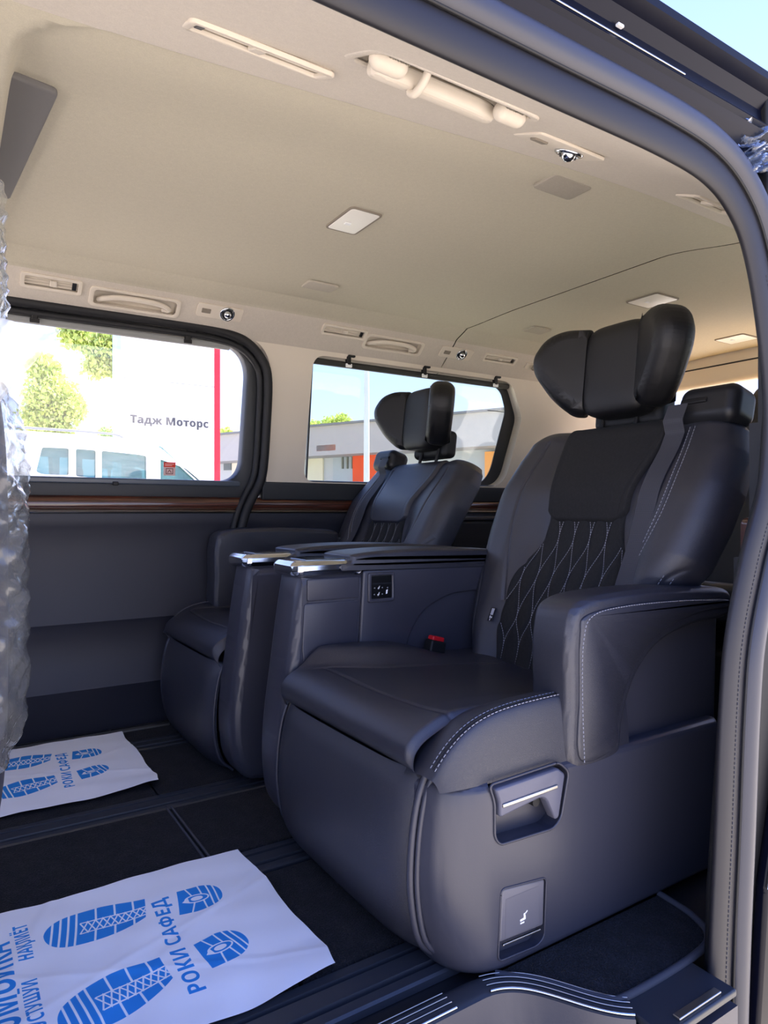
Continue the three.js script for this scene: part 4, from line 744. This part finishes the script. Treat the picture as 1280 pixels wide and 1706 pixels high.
// ---------------------------------------------------------------- front seat wrapped in clear film (at the left edge)
{
  const t = thing('front_seat', 'dark front seat wrapped in crinkled clear plastic at the left edge', 'seat', [-0.1, 0, -0.98]);
  const blob = (cx, cy, cz, a, b, d, e = 0.5) => grid(40, 32, (u, v) => { const th = u * Math.PI * 2, ph = (v - 0.5) * Math.PI, sp = (x, k) => Math.sign(x) * Math.abs(x) ** k, k = Math.abs(Math.cos(ph)) ** e; return [cx + a * k * sp(Math.cos(th), e), cy + b * sp(Math.sin(ph), e), cz + d * k * sp(Math.sin(th), e)]; }, { closeU: true, turn: true });
  const navy = std({ color: 0x2b2c38, roughness: 0.5 });
  part(t, 'backrest', blob(-0.045, 0.60, -0.98, 0.105, 0.315, 0.24), navy, 'dark backrest'); part(t, 'headrest', blob(-0.03, 1.0, -0.98, 0.055, 0.085, 0.14), navy, 'dark headrest');
  part(t, 'cushion', blob(-0.36, 0.26, -0.98, 0.27, 0.12, 0.25), navy); part(t, 'seat_base', rbox(0.45, 0.2, 0.42, 0.04, 3, [-0.33, 0.09, -0.98]), M.plasticDark);
  const film = phys({ color: 0xf4f6f4, roughness: 0.1, transmission: 0.94, thickness: 0, ior: 1.5, side: THREE.DoubleSide });
  const cr = (u, v, k) => 0.010 * Math.sin(u * 37 + Math.sin(v * 19 + k) * 2.4) * Math.sin(v * 13 + k) + 0.006 * Math.sin(u * 71 + v * 47 + k) + 0.008 * Math.abs(Math.sin(u * 23 - v * 29 + k)) - 0.004;
  const bag = (cx, cy, cz, a, b, d, k, flare) => grid(120, 90, (u, v) => {
    const th = u * Math.PI * 2, h = v * 2 - 1, kk = Math.max(0.02, 1 - Math.abs(h) ** 5), r = 1 + 2.2 * cr(u * 1.7, v * 2.1, k) * 1.2 + flare * sst(-0.2, -1, h) * 0.5, sp = (x, e) => Math.sign(x) * Math.abs(x) ** e;
    return [cx + a * kk * r * sp(Math.cos(th), 0.6), cy + b * h, cz + d * kk * r * sp(Math.sin(th), 0.6)];
  }, { closeU: true, turn: true });
  part(t, 'plastic_cover', bag(-0.04, 1.0, -0.98, 0.10, 0.14, 0.175, 0.4, 0.3), film, 'crinkled clear plastic over the headrest');
  part(t, 'plastic_cover', bag(-0.05, 0.63, -0.98, 0.13, 0.30, 0.262, 1.9, 0.0), film, 'loose clear plastic over the backrest');
  // a corner of the bag that stands off
  part(t, 'film_corner', grid(30, 30, (u, v) => [0.01 + (0.088 - 0.07 * v) * u, 0.885 - 0.10 * v + 0.006 * Math.sin(u * 6), -0.755 + 0.006 * Math.sin(u * 14 + v * 9)]), phys({ color: 0xf0efe6, roughness: 0.35, transmission: 0.65, thickness: 0, side: THREE.DoubleSide }), 'folded corner of the film');
}

// ---------------------------------------------------------------- last row of seats
function rearSeat(zc, label) {
  const t = thing('rear_seat', label, 'seat', [2.5, 0, zc], 'last row seats');
  const blob = (cx, cy, cz, a, b, d, e = 0.5) => grid(40, 32, (u, v) => { const th = u * Math.PI * 2, ph = (v - 0.5) * Math.PI, sp = (x, k) => Math.sign(x) * Math.abs(x) ** k, k = Math.abs(Math.cos(ph)) ** e; return [a * k * sp(Math.cos(th), e), b * sp(Math.sin(ph), e), d * k * sp(Math.sin(th), e)]; }, { closeU: true, turn: true }).rotateZ(-0.35).translate(cx, cy, cz);
  part(t, 'backrest', blob(2.5, 0.66, zc, 0.07, 0.32, 0.245, 0.4), M.leatherBlack); part(t, 'headrest', blob(2.63, 1.075, zc, 0.055, 0.125, 0.15, 0.55), M.leatherBlack);
  part(t, 'cushion', blob(2.2, 0.34, zc, 0.26, 0.08, 0.245, 0.4).rotateZ(0), M.leatherBlack); part(t, 'seat_base', rbox(0.4, 0.26, 0.42, 0.03, 3, [2.25, 0.14, zc]), M.plasticDark);
  for (const d of [-0.05, 0.05]) part(t, 'headrest_post', tube([[2.60, 1.0, zc + d], [2.57, 0.9, zc + d]], 0.006), M.chrome);
}
rearSeat(-1.30, 'black leather last row seat behind the near captain seat, headrest at the right edge');
rearSeat(-1.95, 'black leather last row seat behind the far captain seat');
{ const t = thing('side_armrest', 'black armrest bin beyond the far captain seat under the rear window', 'armrest', [1.85, 0.6, -2.2]);
  part(t, 'body', rbox(0.34, 0.14, 0.16, 0.02, 3, [1.9, 0.60, -2.25]), M.black); part(t, 'lid', rbox(0.34, 0.02, 0.17, 0.008, 3, [1.9, 0.672, -2.25]), M.plasticDark); }

// ---------------------------------------------------------------- outdoors
const GY = -0.42;
struct('ground', box(-60, 70, GY - 0.2, GY, -80, 60).translate(0, 0, 0), M.ground, 'pale concrete yard around the van', 'ground');
{ const g = scene.getObjectByName('ground').geometry, uv = g.attributes.uv, p = g.attributes.position; for (let i = 0; i < uv.count; i++) uv.setXY(i, p.getX(i), p.getZ(i)); }

{ // white off-road car parked behind the far windows
  const zc = -10.9, z0 = -10, t = thing('parked_car', 'white off-road car with roof rails parked outside the sliding door window', 'car', [2.0, GY, zc]);
  const white = phys({ color: 0xeff1f2, roughness: 0.3, clearcoat: 1, clearcoatRoughness: 0.05 }), dark = std({ color: 0x20242a, roughness: 0.5 });
  const body = [[-0.35, 0.12], [-0.42, 0.55], [-0.38, 1.0], [-0.30, 1.12], [4.2, 1.04], [4.45, 0.92], [4.5, 0.5], [4.42, 0.12]].map((p) => [p[0], p[1] + GY + 0.25]);
  part(t, 'body', extr(roundPoly(body, 0.12), 1.84, 0.12, { seg: 5 }).translate(0, 0, zc - 0.92), white);
  // cabin as a hollow shell: roof, pillars and glass
  const Yb = 0.945 - 0.0, yr = 1.76;
  const cab = roundPoly([[-0.34, Yb - 0.1], [-0.28, 1.35], [-0.1, yr - 0.02], [0.3, yr], [2.1, yr - 0.03], [2.6, yr - 0.10], [3.5, Yb - 0.05], [3.5, Yb - 0.1]], [0.02, 0.2, 0.15, 0.2, 0.2, 0.12, 0.05, 0.02]);
  const wins = [[[0.98, 1.22], [1.06, 1.58], [1.42, 1.58], [1.42, 1.18], [1.08, 1.18]], [[1.47, 1.17], [1.47, 1.58], [1.76, 1.57], [1.76, 1.15]], [[1.80, 1.14], [1.80, 1.57], [2.28, 1.54], [2.44, 1.52], [2.44, 1.02], [2.30, 0.98]], [[2.60, 0.97], [2.60, 1.49], [3.0, 1.36], [3.42, 1.02], [3.36, 0.97]]];
  wins.forEach((w) => cab.holes.push(roundPoly(w, 0.05)));
  part(t, 'cabin', extr(cab, 0.08, 0.02, { seg: 3 }).translate(0, 0, z0 - 0.14), white, 'white cabin side with window openings');
  part(t, 'cabin', extr(cab, 0.08, 0.02, { seg: 3 }).translate(0, 0, zc - 0.84), white);
  part(t, 'roof', extr(roundPoly([[-0.34, 1.3], [-0.12, yr], [0.3, yr + 0.02], [2.1, yr - 0.01], [2.62, yr - 0.11], [2.5, yr - 0.14], [2.1, yr - 0.06], [0.3, yr - 0.03], [-0.05, yr - 0.05], [-0.26, 1.3]], 0.03), 1.66, 0.03).translate(0, 0, zc - 0.83), white);
  wins.forEach((w) => part(t, 'side_window', extr(roundPoly(w.map((p) => [p[0], p[1]]), 0.05), 0.01).translate(0, 0, z0 - 0.11), phys({ color: 0x8ab5b3, roughness: 0.02, transmission: 0.75, thickness: 0 }), 'green tinted side glass'));
  part(t, 'windscreen', extr(roundPoly([[2.6, yr - 0.1], [2.64, yr - 0.1], [3.5, Yb - 0.05], [3.46, Yb - 0.05]], 0.005), 1.56).translate(0, 0, zc - 0.78), phys({ color: 0x8ab5b3, roughness: 0.02, transmission: 0.75, thickness: 0 }));
  for (const [x, d] of [[1.55, 0], [2.35, 0]]) part(t, 'seat_back', rbox(0.16, 0.62, 0.5, 0.06, 3, [x, 1.02, z0 - 0.55]), std({ color: 0x5c7f8c, roughness: 0.8 }), 'blue grey seat inside the car');
  for (const z of [z0 - 0.2, zc - 0.7]) part(t, 'roof_rail', tube([[0.2, yr + 0.01, z], [0.35, yr + 0.06, z], [1.9, yr + 0.05, z], [2.15, yr - 0.01, z]], 0.018, { seg: 30 }), std({ color: 0x70757a, roughness: 0.4 }));
  part(t, 'mirror', rbox(0.12, 0.16, 0.2, 0.04, 3, [3.0, 1.06, z0 + 0.05]), dark, 'dark door mirror');
  part(t, 'spare_wheel_cover', rbox(0.16, 0.6, 0.7, 0.07, 4, [-0.42, 0.85, zc]), white);
  for (const x of [0.55, 3.5]) for (const z of [z0 - 0.12, zc - 0.80]) { const w = part(t, 'wheel', new THREE.CylinderGeometry(0.36, 0.36, 0.22, 36).rotateX(Math.PI / 2).translate(x, GY + 0.36, z), dark); part(w, 'rim', new THREE.CylinderGeometry(0.22, 0.22, 0.235, 24).rotateX(Math.PI / 2).translate(x, GY + 0.36, z), M.satin); }
}
{ // totem sign
  const t = thing('sign_tower', 'tall white sign tower with red edge stripe and grey lettering', 'sign', [5.5, GY, -20.3]);
  const wm = std({ color: 0xf3f4f6, roughness: 0.6 });
  for (const [y0, y1] of [[GY, 1.62], [1.635, 4.46], [4.475, 7.4], [7.415, 9.6]]) part(t, 'panel', box(4.12, 6.80, y0, y1, -20.6, -20), wm, 'white sign panel');
  part(t, 'edge_post', box(4.02, 4.12, GY, 9.6, -20.62, -19.98), std({ color: 0xa9c3cf, roughness: 0.5 }), 'pale blue edge post');
  part(t, 'red_stripe', box(6.80, 6.97, GY, 9.6, -20.64, -19.96), std({ color: 0xd51f33, roughness: 0.5 }), 'red stripe down the edge');
  const cv = document.createElement('canvas'); cv.width = 1024; cv.height = 160; const c = cv.getContext('2d'); c.fillStyle = '#f6f7f9'; c.fillRect(0, 0, 1024, 160); c.fillStyle = '#4a4b4e'; c.font = 'bold 124px sans-serif'; c.textBaseline = 'middle';
  const tw = c.measureText('Тадж Моторс').width; c.setTransform(980 / tw, 0, 0, 1, 20, 0); c.fillText('Тадж Моторс', 0, 84); c.strokeStyle = '#4a4b4e'; c.lineWidth = 5; c.strokeText('Тадж Моторс', 0, 84);
  const tx = new THREE.CanvasTexture(cv); tx.colorSpace = THREE.SRGBColorSpace;
  part(t, 'lettering', new THREE.BoxGeometry(2.36, 0.40, 0.01).translate(5.50, 3.34, -19.997), std({ map: tx, roughness: 0.6 }), 'grey lettering');
}
{ // workshop building with an overhanging eave
  const A = V(7.2, GY, -36), D = V(16.6, GY, -15), dir = D.clone().sub(A), Lf = dir.length(); dir.normalize(); const nrm = V(-dir.z, 0, dir.x); if (nrm.dot(V(-1, 0, 0.4)) < 0) nrm.negate();
  const m = frameOf([A.x, GY, A.z], dir.toArray(), [0, 1, 0], nrm.toArray()), t = thing('workshop_building', 'low grey workshop building with orange panels behind the rear far window', 'building', [A.x, GY, A.z]);
  const G = (g) => g.applyMatrix4(m), wall = std({ color: 0xb9bfc0, roughness: 0.8 });
  part(t, 'wall', G(box(0, Lf, 0, 3.5, -6, 0)), wall, 'pale grey wall');
  part(t, 'eave', G(box(0, Lf, 3.25, 4.35, -6, 1.1)), std({ color: 0xa8a7a3, roughness: 0.8 }), 'deep grey eave');
  part(t, 'roof_edge', G(box(-0.1, Lf + 0.1, 4.35, 4.43, -6.1, 1.2)), std({ color: 0x76797a, roughness: 0.7 }), 'dark roof edge');
  const at = (px, py, off = 0) => { const r = (px - 640) / 1133, u = (854 - py) / 1133, s = Math.sin(YAW), c = Math.cos(YAW), d = V(s + r * c, u, -(c - r * s)), q = V(0, EYE, 0), den = d.dot(nrm), k = (A.clone().sub(q).dot(nrm) + off) / den, p = q.clone().addScaledVector(d, k); return [p.sub(A).dot(dir), p.y - GY + (GY - A.y)]; };
  const panel = (name, a, b, z, th, color, label) => { const [x0, y1] = at(...a), [x1, y0] = at(...b); part(t, name, G(box(Math.min(x0, x1), Math.max(x0, x1), Math.max(0.02, Math.min(y0, y1)), Math.max(y0, y1), z, z + th)), std({ color, roughness: 0.75 }), label); };
  panel('orange_panel', [594, 742], [640, 860], 0, 0.25, 0xe0562a, 'bright orange wall panel');
  panel('orange_panel', [812, 775], [862, 880], 0, 0.2, 0xe9a45c, 'pale orange wall panel');
  panel('window', [516, 748], [541, 756], 0, 0.05, 0x565c5e); panel('window', [545, 747], [556, 760], 0, 0.05, 0x5a6264);
  panel('roller_door', [514, 757], [540, 860], 0, 0.08, 0xd9d6bd, 'cream roller door'); panel('doorway', [556, 748], [592, 860], 0, 0.04, 0xaab6bb);
  panel('awning', [557, 765], [588, 773], 0.1, 1.0, 0xcf7f5c, 'small terracotta awning');
  for (const px of [572, 580, 588]) panel('window_bar', [px, 776], [px + 2, 800], 0.02, 0.1, 0x7c8076);
  panel('wall_band', [780, 712], [862, 716], 0, 0.06, 0x8f8f8a); panel('wall_band', [780, 716], [862, 733], 0, 0.04, 0xc9b3a4, 'faded pink band');
  panel('window', [374, 768], [386, 800], 0, 0.05, 0x6c7678); panel('roller_door', [388, 745], [408, 830], 0, 0.06, 0xd4d2c0);
}
{ // street lamp seen through the rear far window
  const r = (611 - 640) / 1133, d = 17, s = Math.sin(YAW), c = Math.cos(YAW), x = d * (s + r * c), z = -d * (c - r * s), t = thing('street_lamp', 'thin pale street lamp post standing before the workshop', 'lamp post', [x, GY, z]);
  const pm = std({ color: 0xc9cdca, roughness: 0.6 });
  part(t, 'post', new THREE.CylinderGeometry(0.05, 0.085, 7.5, 14).translate(x, GY + 3.75, z), pm); part(t, 'arm', tube([[x, GY + 7.4, z], [x + 0.2, GY + 7.9, z + 0.3], [x + 0.7, GY + 8.1, z + 0.9]], 0.035), pm); part(t, 'lamp_head', rbox(0.5, 0.1, 0.22, 0.04, 3, [x + 0.85, GY + 8.1, z + 1.05]), pm);
}
// leafy trees
function tree(px, d, crown, label, hue, trunkH) {
  const r = (px - 640) / 1133, s = Math.sin(YAW), c = Math.cos(YAW), x = d * (s + r * c), z = -d * (c - r * s), t = thing('tree', label, 'tree', [x, GY, z], 'trees outside');
  const top = trunkH; part(t, 'trunk', tube([[x, GY, z], [x + 0.06, GY + top * 0.5, z], [x - 0.05, GY + top, z + 0.05]], 0.11, { seg: 14 }), std({ color: 0x6a5a45, roughness: 0.9 }));
  const leaf = new THREE.BufferGeometry(); leaf.setAttribute('position', new THREE.Float32BufferAttribute([0, 0, 0, 0.05, 0.04, 0.01, 0, 0.125, 0.02, -0.05, 0.04, 0.01], 3)); leaf.setAttribute('uv', new THREE.Float32BufferAttribute([0, 0, 1, 0, 1, 1, 0, 1], 2)); leaf.setIndex([0, 1, 2, 0, 2, 3]); leaf.computeVertexNormals();
  crown = crown.map((b) => [...b.slice(0, 4), Math.round(b[4] * 1.7)]); const n = crown.reduce((a, b) => a + b[4], 0), im = new THREE.InstancedMesh(leaf, phys({ color: 0xffffff, roughness: 0.85, transmission: 0.35, thickness: 0, side: THREE.DoubleSide }), n), mm = new THREE.Matrix4(), q = new THREE.Quaternion(), col = new THREE.Color(); let k = 0;
  for (const [cx, cy, cz, rad, cnt] of crown) { part(t, 'branch', tube([[x, GY + top * 0.9, z], [x + cx * 0.5, lerp(GY + top, cy, 0.6), z + cz * 0.5], [x + cx, cy, z + cz]], 0.03, { seg: 8, rad: 5 }), std({ color: 0x6a5a45, roughness: 0.9 }));
    for (let i = 0; i < cnt; i++, k++) { const a = rnd() * 6.283, b = Math.acos(rnd() * 2 - 1), rr2 = rad * Math.pow(rnd(), 0.45), sc = 0.8 + rnd() * 1.1; q.setFromEuler(new THREE.Euler(rnd() * 6, rnd() * 6, rnd() * 6)); mm.compose(V(cx + rr2 * Math.sin(b) * Math.cos(a), cy - GY + 0.85 * rr2 * Math.cos(b), cz + rr2 * Math.sin(b) * Math.sin(a)), q, V(sc, sc, sc)); im.setMatrixAt(k, mm); const h = rnd(); col.setHSL(hue + 0.03 * (h - 0.5), 0.58, 0.34 + 0.2 * rnd()); im.setColorAt(k, col); } }
  im.name = 'foliage'; im.userData.kind = 'stuff'; shade(im); t.add(im);
}
const ppm = (d) => d / 1133;
const blobAt = (d, px0, list) => list.map(([px, py, rad, cnt]) => { const k = ppm(d), s = Math.sin(YAW), c = Math.cos(YAW), dr = (px - px0) * k; return [dr * c, EYE + (854 - py) * k, dr * s, rad * k, cnt]; });
tree(85, 26, blobAt(26, 85, [[85, 660, 45, 1500], [72, 615, 30, 700], [110, 680, 34, 900], [60, 700, 32, 800], [95, 715, 30, 600]]), 'round leafy tree at the left of the sliding door window', 0.2, 4);
tree(240, 24, blobAt(24, 240, [[130, 562, 32, 600], [172, 580, 30, 900], [160, 612, 24, 400], [182, 615, 16, 250], [120, 548, 26, 380], [185, 560, 25, 600]]), 'tree with hanging branches left of the sign tower', 0.2, 5.6);
tree(182, 40, blobAt(40, 182, [[175, 722, 12, 260], [190, 725, 11, 240], [182, 730, 14, 240]]), 'small distant tree just above the parked car', 0.24, 2.5);
tree(378, 48, blobAt(48, 378, [[376, 722, 12, 240], [384, 727, 10, 200]]), 'small distant tree right of the red stripe', 0.2, 3);
tree(565, 52, blobAt(52, 565, [[570, 704, 18, 600], [548, 708, 16, 450], [523, 712, 14, 350], [583, 712, 12, 260]]), 'pale trees above the workshop roof', 0.2, 5);
tree(640, 52, blobAt(52, 640, [[640, 708, 12, 240], [634, 712, 9, 160]]), 'small tree above the workshop roof next to the far headrest', 0.2, 5);

renderer.render(scene, camera);
